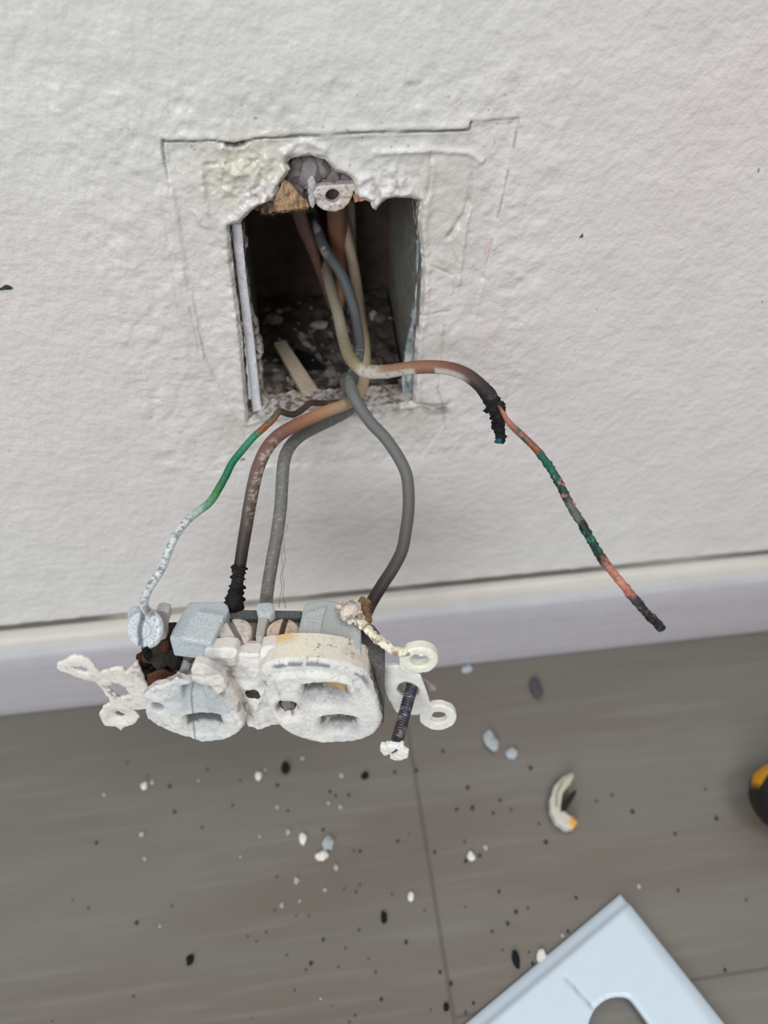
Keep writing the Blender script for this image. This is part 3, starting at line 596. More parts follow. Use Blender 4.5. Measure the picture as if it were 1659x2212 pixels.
def rf_c(x, y):
    c = np.broadcast_to(cream, x.shape+(3,)); c = mix(c, lin((206, 208, 208)), .55*ss(.4, .65, fbm(x, y, .004, 6)))
    for i, P in enumerate((rs1, rs2)):
        bo, sl = slot_shape(x, y, P, (.0108, .0092)[i]); k = np.clip(bo*2.6, 0, 1)*ss(.2, .5, fbm(x, y, .0016, 46)+.9*bo); c = mix(c, lin((152, 154, 155)), .95*k); c = mix(c, lin((74, 80, 88)), .8*k*np.clip(veins(x, y, 4+i, .0018), 0, 1)); c = mix(c, lin((110, 114, 118)), .5*k*ss(.4, .65, fbm(x, y, .0012, 44)))
        c = mix(c, lin((64, 58, 54)), .8*sl*ss(.25, .5, fbm(x, y, .0015, 47)))
    p = rs1; st = sl*0
    bo, sl = slot_shape(x, y, rs1, .0108); c = mix(c, lin((196, 164, 112)), .9*sl*ss(-.001, .001, x-p[:, 0].mean())*ss(.006, .004, x-p[:, 0].mean()))
    c = mix(c, lin((96, 100, 108)), .5*np.clip(veins(x, y, 9, .0035), 0, 1)*ss(.35, .6, fbm(x, y, .004, 8)))
    d = dpoly(x, y, RO, True); e = ss(.0009, .0003, np.abs(d-.0012))*ss(.48, .6, fbm(x, y, .0024, 11))*ss(.004, .010, y); c = mix(c, lin((100, 106, 116)), .8*e)
    c = mix(c, lin((130, 105, 80)), .75*ss(.78, .85, fbm(x, y, .0009, 13, 2))*ss(.0, .012, x-.006)*ss(.0, .006, y))
    c = mix(c, lin((78, 66, 58)), .8*ss(.0038, .0022, np.hypot((x-rg[0])*1.1, y-rg[1])-.0008*fbm(x, y, .001, 2))*ss(.35, .6, fbm(x, y, .001, 22)))
    return c
def rf_side(x, y, dep):
    c = np.broadcast_to(lin((224, 218, 206)), x.shape+(3,)); c = mix(c, lin((128, 122, 114)), 1.*(np.hypot(x-rg[0], y-rg[1]) < .0042)); c = mix(c, lin((236, 230, 205)), ss(.010, .0, np.abs(x-.012))*.6*(np.hypot(x-rg[0], y-rg[1]) > .0042))
    c = mix(c, lin((222, 186, 130)), .9*ss(.0055, .0012, np.abs(x-.0065))*ss(.0035, .0068, dep)*ss(.0, .01, y))
    c = mix(c, lin((150, 122, 96)), (.8*ss(.72, .78, fbm(x+3, dep*1.3, .0011, 13, 2))+.25*ss(.45, .7, fbm(x, dep, .003, 14)))*ss(.010, .017, x))
    right_ = ss(.0205, .0222, x)*ss(.012, .008, y); c = mix(c, lin((170, 160, 150)), right_); c = mix(c, lin((80, 78, 76)), right_*ss(.45, .6, fbm(x+dep, y, .0010, 15, 3)))
    return c
relief('outlet_face', RO, [rghole], .00034, rf_h, rf_c, lz(ST), .0078, m_nylon, rec, jag=.0002, rnd_edge=.0018, rows=34, SC=rf_side, flare=.02)
rock('dust_plug', (rg[0]-.0003, rg[1]-.0012, -.0036), (.0021, .0024, .0016), (128, 118, 112), m_plaster, rec, 6)

# ---- left face, broken open at its upper left
LO = fF(z3([(745, 857), (768, 830), (800, 808), (850, 782), (900, 770), (950, 752), (985, 735), (1012, 712), (1035, 722), (1075, 732), (1130, 738), (1190, 720), (1260, 700), (1330, 700), (1385, 730), (1420, 790), (1460, 880), (1500, 960), (1545, 1040), (1550, 1075), (1530, 1100), (1475, 1150), (1380, 1190), (1290, 1205), (1215, 1210), (1180, 1195), (1100, 1172), (1010, 1145), (930, 1112), (860, 1078), (805, 1048), (780, 1025), (775, 985), (770, 945), (785, 905), (785, 872)]), ST-.001)
LN = ST-.001
ls = fF(z3([(1095, 992), (1210, 985), (1335, 1000)]), LN); lu = fF(z3([(1062, 770), (1130, 745), (1200, 775)]), LN); lg = pF(*z3([(868, 932)])[0], LN)[:2]
lce = pF(*z3([(1140, 960)])[0], LN)[:2]; lsh = fF(z3([(1135, 740), (1240, 790), (1330, 850), (1420, 940), (1500, 1060)]), LN)
def lf_h(x, y):
    h = (fbm(x, y, .004, 23)-.5)*.0010+(fbm(x, y, .0012, 25)-.5)*.0003
    bo, sl = slot_shape(x, y, ls, .0100); h = h-.0042*bo
    bo, sl = slot_shape(x, y, lu, .0120); h = h-.0040*bo
    h = h-.0012*ss(.0022, .0008, np.hypot(x-lg[0], (y-lg[1])*.8))
    dr = dpoly(x, y, lsh); h = h-.0009*np.exp(-(dr/.0007)**2)
    rt = (x-np.interp(-y, -lsh[::1, 1], lsh[:, 0])); h = h-.0022*ss(0, .0030, rt)
    return h
def lf_c(x, y):
    c = np.broadcast_to(lin((214, 216, 215)), x.shape+(3,)); c = mix(c, cream, ss(.4, .7, fbm(x, y, .006, 26)))
    c = mix(c, lin((160, 170, 176)), .6*ss(.014, .003, np.hypot(x-lu[1][0]-.002, (y-lu[1][1]+.006)))); v = np.clip(veins(x, y, 14, .003), 0, 1); c = mix(c, lin((84, 92, 100)), .6*v*ss(.3, .55, fbm(x, y, .006, 28)))
    bo, sl = slot_shape(x, y, ls, .0100); bo = np.clip(bo*3, 0, 1); c = mix(c, lin((172, 180, 184)), .85*bo); c = mix(c, lin((70, 80, 90)), .8*bo*np.clip(veins(x, y, 16, .0018), 0, 1)); c = mix(c, lin((60, 56, 54)), .85*sl)
    bo, sl = slot_shape(x, y, lu, .005); c = mix(c, lin((90, 100, 108)), .8*bo)
    c = mix(c, lin((110, 118, 122)), .8*ss(.0020, .0010, np.hypot(x-lg[0], (y-lg[1])*.8)))
    ln = np.exp(-(dpoly(x, y, fF(z3([(1130, 760), (1120, 850), (1135, 930), (1150, 1000), (1140, 1080), (1165, 1190)]), LN))/.00025)**2); c = mix(c, lin((80, 84, 90)), .75*ln)
    rt = (x-np.interp(-y, -lsh[::1, 1], lsh[:, 0])); c = mix(c, lin((208, 198, 190)), ss(0, .002, rt)*.8); c = mix(c, lin((120, 104, 100)), .6*ss(0, .001, rt)*ss(.58, .72, fbm(x*2, y*.7, .0022, 29)))
    return c
relief('outlet_face', LO, [], .00036, lf_h, lf_c, lz(LN), lambda x, y: .0018+.0050*ss(.0, .004, x-lce[0]-.002), m_nylon, rec, jag=.00035, rnd_edge=.0008, rows=10, SC=lambda x, y, d: mix(np.broadcast_to(lin((212, 206, 200)), x.shape+(3,)), lin((120, 108, 100)), .7*ss(.5, .7, fbm(x+d, y+d, .0015, 17))))

SL = fF(z3([(1128, 640), (1148, 606), (1180, 600), (1225, 610), (1290, 635), (1350, 672), (1388, 720), (1400, 770), (1385, 812), (1335, 835), (1290, 795), (1225, 752), (1160, 735), (1130, 705)]), LN+.0012)
relief('face_fragment', SL, [], .0004, lambda x, y: (fbm(x, y, .003, 71)-.5)*.0014, lambda x, y: mix(np.broadcast_to(lin((222, 218, 208)), x.shape+(3,)), lin((176, 170, 182)), .6*ss(.5, .65, fbm(x*.5+y, y*1.5-x*.4, .002, 72))), lz(LN+.0012), .0022, m_nylon, rec, jag=.0003, rnd_edge=.0005)
# ---- middle cover between the faces
MO = fF(z4([(35, 385), (48, 378), (222, 378), (240, 395), (246, 412), (372, 412), (385, 375), (410, 366), (600, 358), (600, 480), (420, 620), (480, 780), (510, 848), (450, 850), (440, 862), (410, 868), (385, 876), (360, 862), (300, 862), (285, 800), (240, 720), (180, 610), (140, 530), (62, 488), (38, 430)]), STR+.0008)
mh = pF(*z4([(334, 648)])[0], STR)[:2]; mhole = [(mh[0]+.0022*math.cos(a), mh[1]+.0019*math.sin(a)) for a in np.linspace(0, 2*math.pi, 22, endpoint=False)]
mdot = pF(*z4([(335, 512)])[0], STR)[:2]; tabs = fF(z4([(35, 378), (240, 378), (244, 440), (200, 450), (60, 442)]), STR); tabs2 = fF(z4([(372, 370), (600, 355), (600, 440), (380, 465)]), STR); drip = fF(z4([(385, 640), (345, 760), (370, 860)]), STR)
def mc_h(x, y):
    h = (fbm(x, y*1.6, .0022, 33, 3)-.5)*.0007
    for T_ in (tabs, tabs2):
        d = dpoly(x, y, T_, True)*np.where(inside(x, y, T_), 1, -1); h = h+.0016*ss(-.0003, .0005, d)
    h = h+.0005*ss(.0019, .0014, np.hypot(x-mdot[0], y-mdot[1])); h = h+.0008*np.exp(-(dpoly(x, y, drip)/.0008)**2)
    return h
relief('center_cover', MO, [mhole], .0004, mc_h, lambda x, y: mix(np.broadcast_to(lin((228, 226, 222)), x.shape+(3,)), lin((190, 186, 180)), .5*ss(.5, .7, fbm(x, y, .003, 34))), lz(STR+.0008), .0035, m_nylon, rec, jag=.00008, rnd_edge=.0005, rows=4, SC=lambda x, y, d: mix(np.broadcast_to(lin((220, 216, 210)), x.shape+(3,)), lin((96, 90, 78)), 1.*(np.hypot(x-mh[0], y-mh[1]) < .0035)))
rock('dust_plug', (mh[0], mh[1]-.0004, STR-.0024), (.0019, .0017, .0006), (84, 80, 68), m_plaster, rec, 8)

# ---- body behind the strap
bTOP = .0132
def TP(P, b_=bTOP): return [pT(x, y, b_) for x, y in P]
def down(P, b_): return [np.array([p[0], b_, p[2]]) for p in P]
# main housing
A = TP(z4([(60, 330), (640, 330), (990, 230), (1090, 250), (1090, 380), (640, 420), (60, 420)]), .009)
amin, amax = pF(*z3([(1270, 640)])[0], STR)[0], pT(*z4([(1000, 300)])[0], .0095)[0]
nb = pT(560, 1326, .0095)[2]
prism('housing', [(amin, .0095, nb), (amax, .0095, nb), (amax, .0095, STR-.0015), (amin, .0095, STR-.0015)], [(amin, -.0135, nb), (amax, -.0135, nb), (amax, -.0135, STR-.0015), (amin, -.0135, STR-.0015)], (92, 84, 78), m_body, rec, .0006)
# right shoulder of the housing: dark grey corner
P = TP(z4([(990, 235), (1040, 212), (1080, 228), (1118, 275), (1150, 385), (1146, 500), (1085, 470), (1040, 420), (990, 385)]), .0118)
prism('housing_corner', P, down(P, -.0125), (86, 84, 82), m_body, rec, .0005)
# terminal blocks
P = TP(z3([(1108, 106), (1375, 104), (1412, 128), (1424, 165), (1392, 245), (1345, 340), (1290, 436), (1180, 415), (1040, 398), (955, 388), (985, 320), (1060, 190)]), .0150)
tbk = prism('terminal_block', P, down(P, .0075), (196, 206, 212), m_dust, rec, .0007)
P = TP(z3([(1165, 172), (1390, 205), (1372, 255), (1325, 345), (1284, 430), (1180, 408), (1040, 388), (1090, 290)]), .0165)
prism('block_cover', P, down(P, .0145), (206, 214, 218), m_dust, tbk, .0006)
P = TP(z4([(640, 130), (648, 95), (700, 76), (780, 70), (850, 78), (905, 100), (960, 130), (992, 190), (1002, 250), (1002, 395), (940, 370), (860, 340), (755, 318), (590, 334), (610, 260)]), .0150)
tbk = prism('terminal_block', P, down(P, .004), (188, 194, 192), m_dust, rec, .0009)
P = TP(z4([(648, 150), (790, 108), (765, 200), (745, 316), (592, 333), (612, 255)]), .0156)
prism('block_cover', P, down(P, .0145), (196, 200, 198), m_dust, tbk, .0006)
# rear bar, post between the screws, seat plates
P = TP(z4([(170, 150), (205, 132), (640, 138), (640, 185), (180, 190)]), .0122); prism('rear_bar', P, down(P, .008), (92, 96, 98), m_body, rec, .0006)
P = TP(z4([(100, 190), (640, 185), (600, 372), (90, 378)]), .0104); prism('terminal_plate', P, down(P, .0085), (150, 130, 118), m_dusty2, rec, .0003)
P = TP(z4([(84, 352), (110, 330), (250, 358), (245, 382), (80, 382)]), .0118); prism('plate_lug', P, down(P, .009), (176, 162, 148), m_dusty2, rec, .0004)
P = TP(z4([(388, 352), (410, 300), (600, 318), (606, 350), (560, 368), (385, 374)]), .0118); prism('plate_lug', P, down(P, .009), (172, 158, 144), m_dusty2, rec, .0004)
P = TP(z4([(262, 345), (280, 325), (300, 320), (380, 325), (400, 350), (400, 372), (255, 372)]), .0128); prism('break_off_tab', P, down(P, .0105), (206, 190, 182), m_dusty2, rec, .0004)
P = TP(z4([(345, 302), (395, 310), (415, 230), (432, 160), (425, 122), (365, 122), (362, 190)]), .0150); dpo = prism('divider_post', P, down(P, .009), (180, 176, 170), m_dusty2, rec, .0008)
P = TP(z4([(352, 130), (360, 88), (446, 84), (462, 105), (468, 140), (440, 162), (366, 160)]), .0164); prism('post_cap', P, down(P, .0125), (196, 202, 204), m_dust, dpo, .0008)
# terminal screws
def disc_screw(name, px, py, b_, rad, slot_ang, colr, scolr, tilt, parent, material, hgt=.0030):
    c = pT(px, py, b_); ez = np.array([0, 1.0, 0])+np.array(tilt); ez /= np.linalg.norm(ez); ex = np.cross([0, 0, -1.0], ez)*-1; ex /= np.linalg.norm(ex); ey = np.cross(ez, ex)
    to = lambda x, y, h: c+x[:, None]*ex+y[:, None]*ey+h[:, None]*ez
    out = [(rad*math.cos(a), rad*math.sin(a)) for a in np.linspace(0, 2*math.pi, 60, endpoint=False)]
    ca, sa = math.cos(slot_ang), math.sin(slot_ang)
    def H(x, y):
        d = np.abs(-x*sa+y*ca); return -.0011*ss(.0008, .00055, d)-.0006*(np.hypot(x, y)/rad)**3+(fbm(x, y, .001, 3)-.5)*.0001
    def C_(x, y):
        d = np.abs(-x*sa+y*ca); c_ = mix(np.broadcast_to(lin(colr), x.shape+(3,)), lin((120, 110, 100)), .5*ss(.62, .75, fbm(x, y, .0009, 5))*ss(.0, .003, np.hypot(x, y))); return mix(c_, lin(scolr), ss(.0009, .0006, d))
    return relief(name, out, [], .00022, H, C_, to, hgt, material, parent, rnd_edge=.0005, rows=3)
s1 = pT(507, 1362, .0135); e_ = pT(*z4([(323, 268)])[0], .0135); rad = float(abs(e_[0]-pT(*z4([(119, 268)])[0], .0135)[0])/2)
def ang_of(p0, p1, b_):
    a = pT(*p0, b_); b2 = pT(*p1, b_); return math.atan2(-(b2[2]-a[2]), b2[0]-a[0])
disc_screw('terminal_screw', *z4([(221, 262)])[0], .0150, rad, ang_of(*z4([(185, 205), (250, 325)]), .0138), (208, 200, 190), (130, 130, 126), (-.02, 0, .12), rec, m_dusty2)
disc_screw('terminal_screw', *z4([(514, 262)])[0], .0150, rad*.99, ang_of(*z4([(525, 180), (472, 345)]), .0138), (212, 186, 166), (70, 60, 52), (0, 0, .12), rec, m_dusty2)

# charred interior left of the faces
V = []; Fc = []; C = []; r = random.Random(8)
for i in range(70):
    x = r.uniform(700, 1230); y = r.uniform(400, 740)
    if x < 800 and y < 520: continue
    if x > 1050 and y > 600: continue
    if x > 930 and y < 520: continue
    p = pF(*z3([(x, y)])[0], STR-.004-.004*r.random()); s = r.uniform(.0012, .003)
    g = r.choice([(40, 36, 33), (60, 52, 45), (28, 26, 26), (74, 44, 30), (52, 48, 42), (96, 88, 76)]); addrock(p[0], p[1], p[2], s, s*.8, s, g, 500+i)
o = make('charred_interior', V, Fc, C, m_char, rec, smooth=False); o['label'] = 'black and rust-brown burnt interior'
P = [pF(*q, STR-.006) for q in z3([(700, 600), (775, 500), (900, 410), (975, 405), (1000, 470), (1280, 530), (1280, 620), (1130, 650), (1000, 730), (790, 840), (730, 720)])]
prism('housing', P, [p+np.array([0, 0, -.007]) for p in P], (44, 38, 35), m_char, rec, .0008)['label'] = 'charred left half of the housing'
P = [pF(*q, STR-.001) for q in z3([(780, 690), (900, 640), (1010, 690), (960, 745), (860, 770), (790, 800)])]
prism('contact_blade', P, [p+np.array([0, 0, -.001]) for p in P], (92, 58, 38), mat('burnt_brass', rough=.5, metal=.4, var=.4, vs=1200), rec, .0003)
P = [pF(*q, STR-.0025) for q in z3([(1105, 560), (1230, 540), (1285, 610), (1200, 605), (1130, 600)])]
prism('contact_blade', P, [p+np.array([0, 0, -.001]) for p in P], (104, 52, 32), MAT['burnt_brass'], rec, .0003)
P = [pF(*q, STR+.0005) for q in z3([(1030, 660), (1060, 625), (1110, 640), (1130, 680), (1125, 725), (1060, 722)])]
prism('face_fragment', P, [p+np.array([0, 0, -.005]) for p in P], (176, 178, 178), m_dust, rec, .0006)

# ---- mounting strap ends
m_strap = mat('painted_strap', rough=.55, var=.06, vs=900, bump=.35, bs=1400, bd=.0002, spec=.4)
LS = fF(z3([(790, 950), (700, 960), (672, 962), (705, 985), (722, 1010), (705, 1040), (680, 1066), (640, 1080), (610, 1092), (580, 1120), (560, 1100), (530, 1085), (490, 1085), (450, 1080), (428, 1050), (413, 1010), (418, 970), (440, 925), (475, 905), (500, 900), (478, 860), (440, 820), (410, 775), (372, 735), (310, 728), (285, 712), (230, 695), (165, 662), (100, 655), (78, 630), (88, 590), (150, 560), (175, 535), (220, 524), (290, 533), (345, 565), (385, 615), (425, 650), (500, 635), (600, 624), (622, 662), (655, 615), (705, 572), (735, 640), (770, 740), (800, 820), (800, 900)]), STR)
lh1 = fF(z3([(212, 608), (250, 612), (275, 602), (315, 615), (332, 636), (318, 652), (285, 650), (245, 640), (218, 628)]), STR)
lh2 = fF(z3([(478, 772), (520, 757), (575, 765), (620, 795), (638, 830), (620, 850), (570, 855), (520, 830), (490, 800)]), STR)
lh3 = fF(z3([(524, 995), (550, 988), (575, 998), (608, 1008), (612, 1020), (575, 1032), (540, 1022)]), STR)
def ls_c(x, y):
    c = np.broadcast_to(lin((226, 222, 214)), x.shape+(3,)); d = dpoly(x, y, lh2, True); c = mix(c, lin((110, 110, 112)), .8*ss(.0022, 0, d)*ss(.5, .65, fbm(x, y, .0015, 41)))
    u = ss(-.038, -.030, x); u = ss(LS[:, 0].max()-.0075, LS[:, 0].max(), x)*ss(-.004, .004, y); c = mix(c, lin((130, 120, 108)), .6*u*ss(.35, .65, fbm(x, y, .0012, 44))); c = mix(c, lin((150, 140, 130)), .35*ss(.66, .76, fbm(x, y, .0010, 43))); return c
e1 = lh1.mean(0); e3 = lh3.mean(0)
strap_l = relief('mounting_strap', LS, [lh1, lh2, lh3], .00042, lambda x, y: (fbm(x, y, .005, 40)-.5)*.0009+.0006*ss(.007, .003, np.hypot(x-e1[0], y-e1[1]))-.0007*ss(.0042, .0012, np.hypot(x-e3[0], y-e3[1])), ls_c, lz(STR), .0005, m_strap, rec, jag=.0003, rnd_edge=.0004, rows=2)
RS = fF(z4([(1085, 478), (1130, 484), (1240, 482), (1300, 505), (1368, 540), (1385, 590), (1410, 660), (1432, 738), (1400, 760), (1360, 788), (1300, 790), (1220, 775), (1185, 720), (1150, 655), (1120, 570), (1098, 520)]), STR)
rh = fF(z4([(1220, 630), (1232, 600), (1262, 586), (1310, 590), (1345, 612), (1362, 645), (1345, 675), (1300, 688), (1255, 672), (1228, 652)]), STR)
rh_c = rh.mean(0)
relief('mounting_strap', RS, [smooth_poly(rh, 1)], .00042, lambda x, y: (fbm(x, y, .003, 50)-.5)*.0005, lambda x, y: mix(np.broadcast_to(lin((228, 226, 222)), x.shape+(3,)), lin((222, 176, 110)), .8*ss(.0011, .0006, np.hypot(x-pF(*z4([(1118, 548)])[0], STR)[0], y-pF(*z4([(1118, 548)])[0], STR)[1]))), lz(STR), .0008, m_strap, rec, jag=.00012, rnd_edge=.0004)
def ear(cx, cy, rx, ry, hx, hy, n, neck, thick, colr):
    c = [(cx+rx*math.cos(a), cy+ry*math.sin(a)) for a in np.linspace(0, 2*math.pi, 40, endpoint=False)]; hc_ = [(cx+hx*math.cos(a), cy+hy*math.sin(a)) for a in np.linspace(0, 2*math.pi, 26, endpoint=False)]
    out = fF(z4(c), n); ho = fF(z4(hc_), n)
    relief('plaster_ear', out, [ho], .0004, lambda x, y: (fbm(x, y, .002, 51)-.5)*.0004, lambda x, y: np.broadcast_to(lin(colr), x.shape+(3,)), lz(n), thick, m_strap, rec, jag=.0001, rnd_edge=.0006, rows=3)
ear(1362, 452, 116, 80, 58, 38, STR+.0006, None, .0022, (234, 234, 218)); ear(1478, 806, 114, 78, 54, 34, STR+.0004, None, .0016, (232, 231, 224))
P = [pF(*q, STR+.0003) for q in z4([(1236, 430), (1300, 520), (1366, 545), (1300, 500), (1262, 440)])]
P = [pF(*q, STR+.0004) for q in z4([(1366, 790), (1432, 728), (1470, 735), (1400, 860), (1366, 830)])]; prism('ear_neck', P, [p-np.array([0, 0, .0014]) for p in P], (230, 229, 224), m_strap, rec, .0003)
P = [pF(*q, STR+.0005) for q in z4([(1236, 430), (1290, 440), (1310, 520), (1290, 530), (1240, 500)])]; prism('ear_neck', P, [p-np.array([0, 0, .0016]) for p in P], (232, 232, 218), m_strap, rec, .0003)
P = [pF(*q, STR-.003) for q in z4([(1385, 572), (1400, 580), (1468, 628), (1455, 640), (1405, 640)])]; prism('rear_lug', P, [p-np.array([0, 0, .0012]) for p in P], (150, 144, 140), m_dusty2, rec, .0003)

# ---- ground terminal at the left
gp = lambda P, n: [pF(x, y, n) for x, y in z3(P)]
GB = -.0145
P = gp([(630, 205), (645, 180), (690, 168), (740, 180), (760, 260), (760, 430), (700, 440), (645, 380), (632, 300)], GB); prism('ground_bracket', P, [p-np.array([0, 0, .0016]) for p in P], (196, 202, 206), m_dust, rec, .0004)
P = gp([(850, 180), (890, 170), (955, 185), (960, 250), (940, 300), (935, 330), (935, 470), (880, 470), (860, 420)], GB+.0005); prism('ground_bracket', P, [p-np.array([0, 0, .003]) for p in P], (186, 184, 182), m_dusty2, rec, .0006)
P = gp([(748, 430), (860, 430), (860, 540), (852, 560), (750, 560)], STR-.0055); prism('ground_link', P, [p-np.array([0, 0, .0012]) for p in P], (150, 160, 164), m_dust, rec, .0003)
P = gp([(742, 535), (855, 535), (858, 585), (830, 600), (752, 590)], STR-.0045); prism('ground_link', P, [p-np.array([0, 0, .002]) for p in P], (112, 128, 84), mat('burnt_brass_green', rough=.3, metal=.6, var=.3, vs=900), rec, .0005)
gc = np.array(gp([(738, 326)], GB+.0060)[0])
# the screw head faces the camera more than the faces do
ez = np.array([-.10, .62, .78]); ez /= np.linalg.norm(ez); ex = np.cross([0, 1.0, 0], ez); ex /= np.linalg.norm(ex); ey = np.cross(ez, ex); gr = .0043
to = lambda x, y, h: gc+x[:, None]*ex+y[:, None]*ey+h[:, None]*ez
out = [(gr*math.cos(a), gr*1.08*math.sin(a)) for a in np.linspace(0, 2*math.pi, 56, endpoint=False)]
def gH(x, y): return -.0015*ss(.00072, .0005, np.abs(x+.0002+y*.02))-.0007*ss(.0022, .0026, np.hypot(x-.0002, y))+.0003*ss(.0016, .0014, np.hypot(x, y))
relief('ground_screw', out, [], .00022, gH, lambda x, y: mix(np.broadcast_to(lin((206, 214, 218)), x.shape+(3,)), lin((120, 128, 134)), .85*ss(.0008, .0005, np.abs(x+.0002))), to, .0030, m_dust, rec, rnd_edge=.0004, rows=6, SC=lambda x, y, d: mix(np.broadcast_to(lin((200, 204, 206)), x.shape+(3,)), lin((96, 96, 98)), .8*ss(.45, .65, fbm(x+d*2, y, .0011, 62))))

# ------------------------------------------------------------------ wires
m_wire = mat('wire_insulation', rough=.55, var=.12, vs=2600, bump=.35, bs=3000, bd=.00015, spec=.4, speck=(150, 147, 141), speck_s=2200, speck_t=.72)
m_wire2 = mat('corroded_copper', rough=.55, var=.25, vs=1500, bump=.6, bs=2400, bd=.0002, spec=.5, metal=.15)
m_burn = mat('burnt_insulation', rough=.65, var=.35, vs=1500, bump=.9, bs=1800, bd=.0005, spec=.35)
def path(P, Ys): return [pY(x, y, Y) for (x, y), Y in zip(P, Ys)]
def yint(n, stops): xs = [a for a, _ in stops]; return np.interp(np.linspace(0, 1, n), xs, [b for _, b in stops])
endY = lambda px, py, b_: float(l2w(pT(px, py, b_))[1])
R = .0019
# ground wire
P = [(752, 846), (756, 860), (748, 868)]+z5([(1100, 106), (1050, 105), (1010, 108), (970, 140), (930, 165), (890, 168), (855, 155), (832, 155), (808, 190), (750, 245), (690, 300), (630, 370), (575, 440), (535, 520), (490, 600), (450, 660), (400, 700), (340, 745), (290, 800), (250, 860), (215, 940), (180, 1030), (130, 1110), (95, 1170), (80, 1225), (92, 1262)])
gy = float(l2w(gc)[1]); Ys = yint(len(P), [(0, .004), (.05, -.0052), (.12, -.0075), (.35, -.028), (.65, -.055), (1, gy+.001)])
Pw = path(P, Ys)+[l2w(gc-ez*.0016+ex*a_+ey*b_) for a_, b_ in ((.0016, .0042), (.0036, .0028), (.0043, .0004), (.0036, -.0026), (.0018, -.0040))]
st = [(0, (70, 56, 48)), (.12, (96, 72, 56)), (.2, (104, 78, 60)), (.265, (84, 88, 78)), (.29, (80, 100, 88)), (.305, (168, 92, 44)), (.355, (160, 88, 46)), (.375, (60, 150, 118)), (.45, (24, 132, 92)), (.53, (40, 116, 62)), (.575, (96, 156, 118)), (.61, (170, 190, 180)), (.68, (200, 208, 208)), (1, (206, 214, 218))]
def arcfrac(Pw):
    L_ = np.r_[0, np.cumsum(np.linalg.norm(np.diff(np.array(Pw), axis=0), axis=1))]; L_ /= L_[-1]; return lambda i: float(np.interp(i, range(len(L_)), L_))
ai = arcfrac(Pw)
st = [(ai(i), c) for i, c in [(0, (70, 56, 48)), (3, (84, 66, 54)), (7, (90, 68, 54)), (8.5, (74, 78, 68)), (9.8, (74, 92, 80)), (10.3, (150, 88, 50)), (12.3, (146, 86, 52)), (12.8, (64, 140, 114)), (14.5, (26, 118, 86)), (15.8, (24, 108, 74)), (16.8, (52, 112, 58)), (17.7, (92, 144, 104)), (18.6, (124, 170, 146)), (19.4, (176, 192, 188)), (21, (204, 211, 213)), (30, (206, 213, 217))]]
def gw_c(s, a):
    s2 = s+.02*(fbm(s*.3, a*.002, .002, 3)-.5); c = ramp(s2, st)
    c = mix(c, lin((20, 104, 84)), ss(.5, .58, fbm(s*.2, a*.0012, .0016, 4))*ss(ai(10), ai(10.6), s)*ss(ai(13), ai(12.6), s)); return mix(c, lin((110, 104, 94)), .8*ss(.58, .64, fbm(s*.3, a*.0012, .0009, 7))*ss(-.1, .5, np.sin(a+GWA))*ss(ai(19.5), ai(20.5), s))
GWA = 2.4
o = tube('ground_wire', Pw, lambda s, a: .00098+.00012*ss(.4, .7, s)+.00014*(fbm(s*.25, a*.0012, .0014, 2)-.5), gw_c, m_wire2, step=.0005); tag(localize(o, Pw[0]), 'thin bare ground wire, rusty then green then white, ending at the ground screw', 'wire')
# scorched brown wire
P = [(735, 455), (752, 520), (768, 600), (778, 680), (788, 740), (789, 790), (783, 835), (764, 862)]+z5([(1190, 120), (1080, 160), (960, 215), (850, 275), (775, 350), (725, 450), (695, 560), (672, 680), (652, 800), (632, 920), (617, 1020), (606, 1090), (596, 1160), (586, 1225)])
e = endY(508, 1308, .012); Ys = yint(len(P), [(0, .056), (.12, .040), (.25, .010), (.32, -.0085), (.5, -.030), (.65, -.044), (1, e)])
st_b = [(0, (170, 150, 130)), (.3, (196, 178, 150)), (.50, (190, 168, 136)), (.575, (176, 142, 112)), (.64, (150, 104, 84)), (.70, (122, 84, 74)), (.78, (104, 84, 76)), (.86, (74, 62, 56)), (.93, (40, 34, 31)), (1, (18, 17, 17))]
def bw_c(s, a):
    c = ramp(s, st_b); return mix(c, lin((176, 168, 160)), .75*ss(.5, .62, fbm(s*.28, a*.0017, .0011, 6))*ss(.68, .72, s)*ss(.88, .8, s)*ss(-.2, .6, np.sin(a+2.2)))
Pw = path(P, Ys); wb = empty('brown_wire', 'insulated wire scorched from cream to brown, with black burnt end at left terminal block', 'wire', Pw[0])
def par(o, e_): o.data.transform(Matrix.Translation(-Vector(e_.location))); o.parent = e_; return o
par(tube('insulation', Pw, lambda s, a: R*(1.0-.08*ss(.8, 1, s))+.00008*(fbm(s*.3, a*.002, .002, 2)-.5), bw_c, m_wire), wb)
par(tube('charred_end', Pw[-4:]+[Pw[-1]+np.array([-.0004, .0002, -.003])], lambda s, a: .0017+.0007*ss(.3, .8, s)+.0024*(fbm(s*.03, a*.0016, .0014, 5)-.45), lambda s, a: mix(lin((16, 15, 16))+0*s[..., None], lin((14, 66, 52)), ss(.86, .92, s)*ss(.4, .55, fbm(s*.03, a*.0016, .0018, 8))), m_burn, step=.0003, seg=28), wb)['label'] = 'black charred end with a green corroded patch'
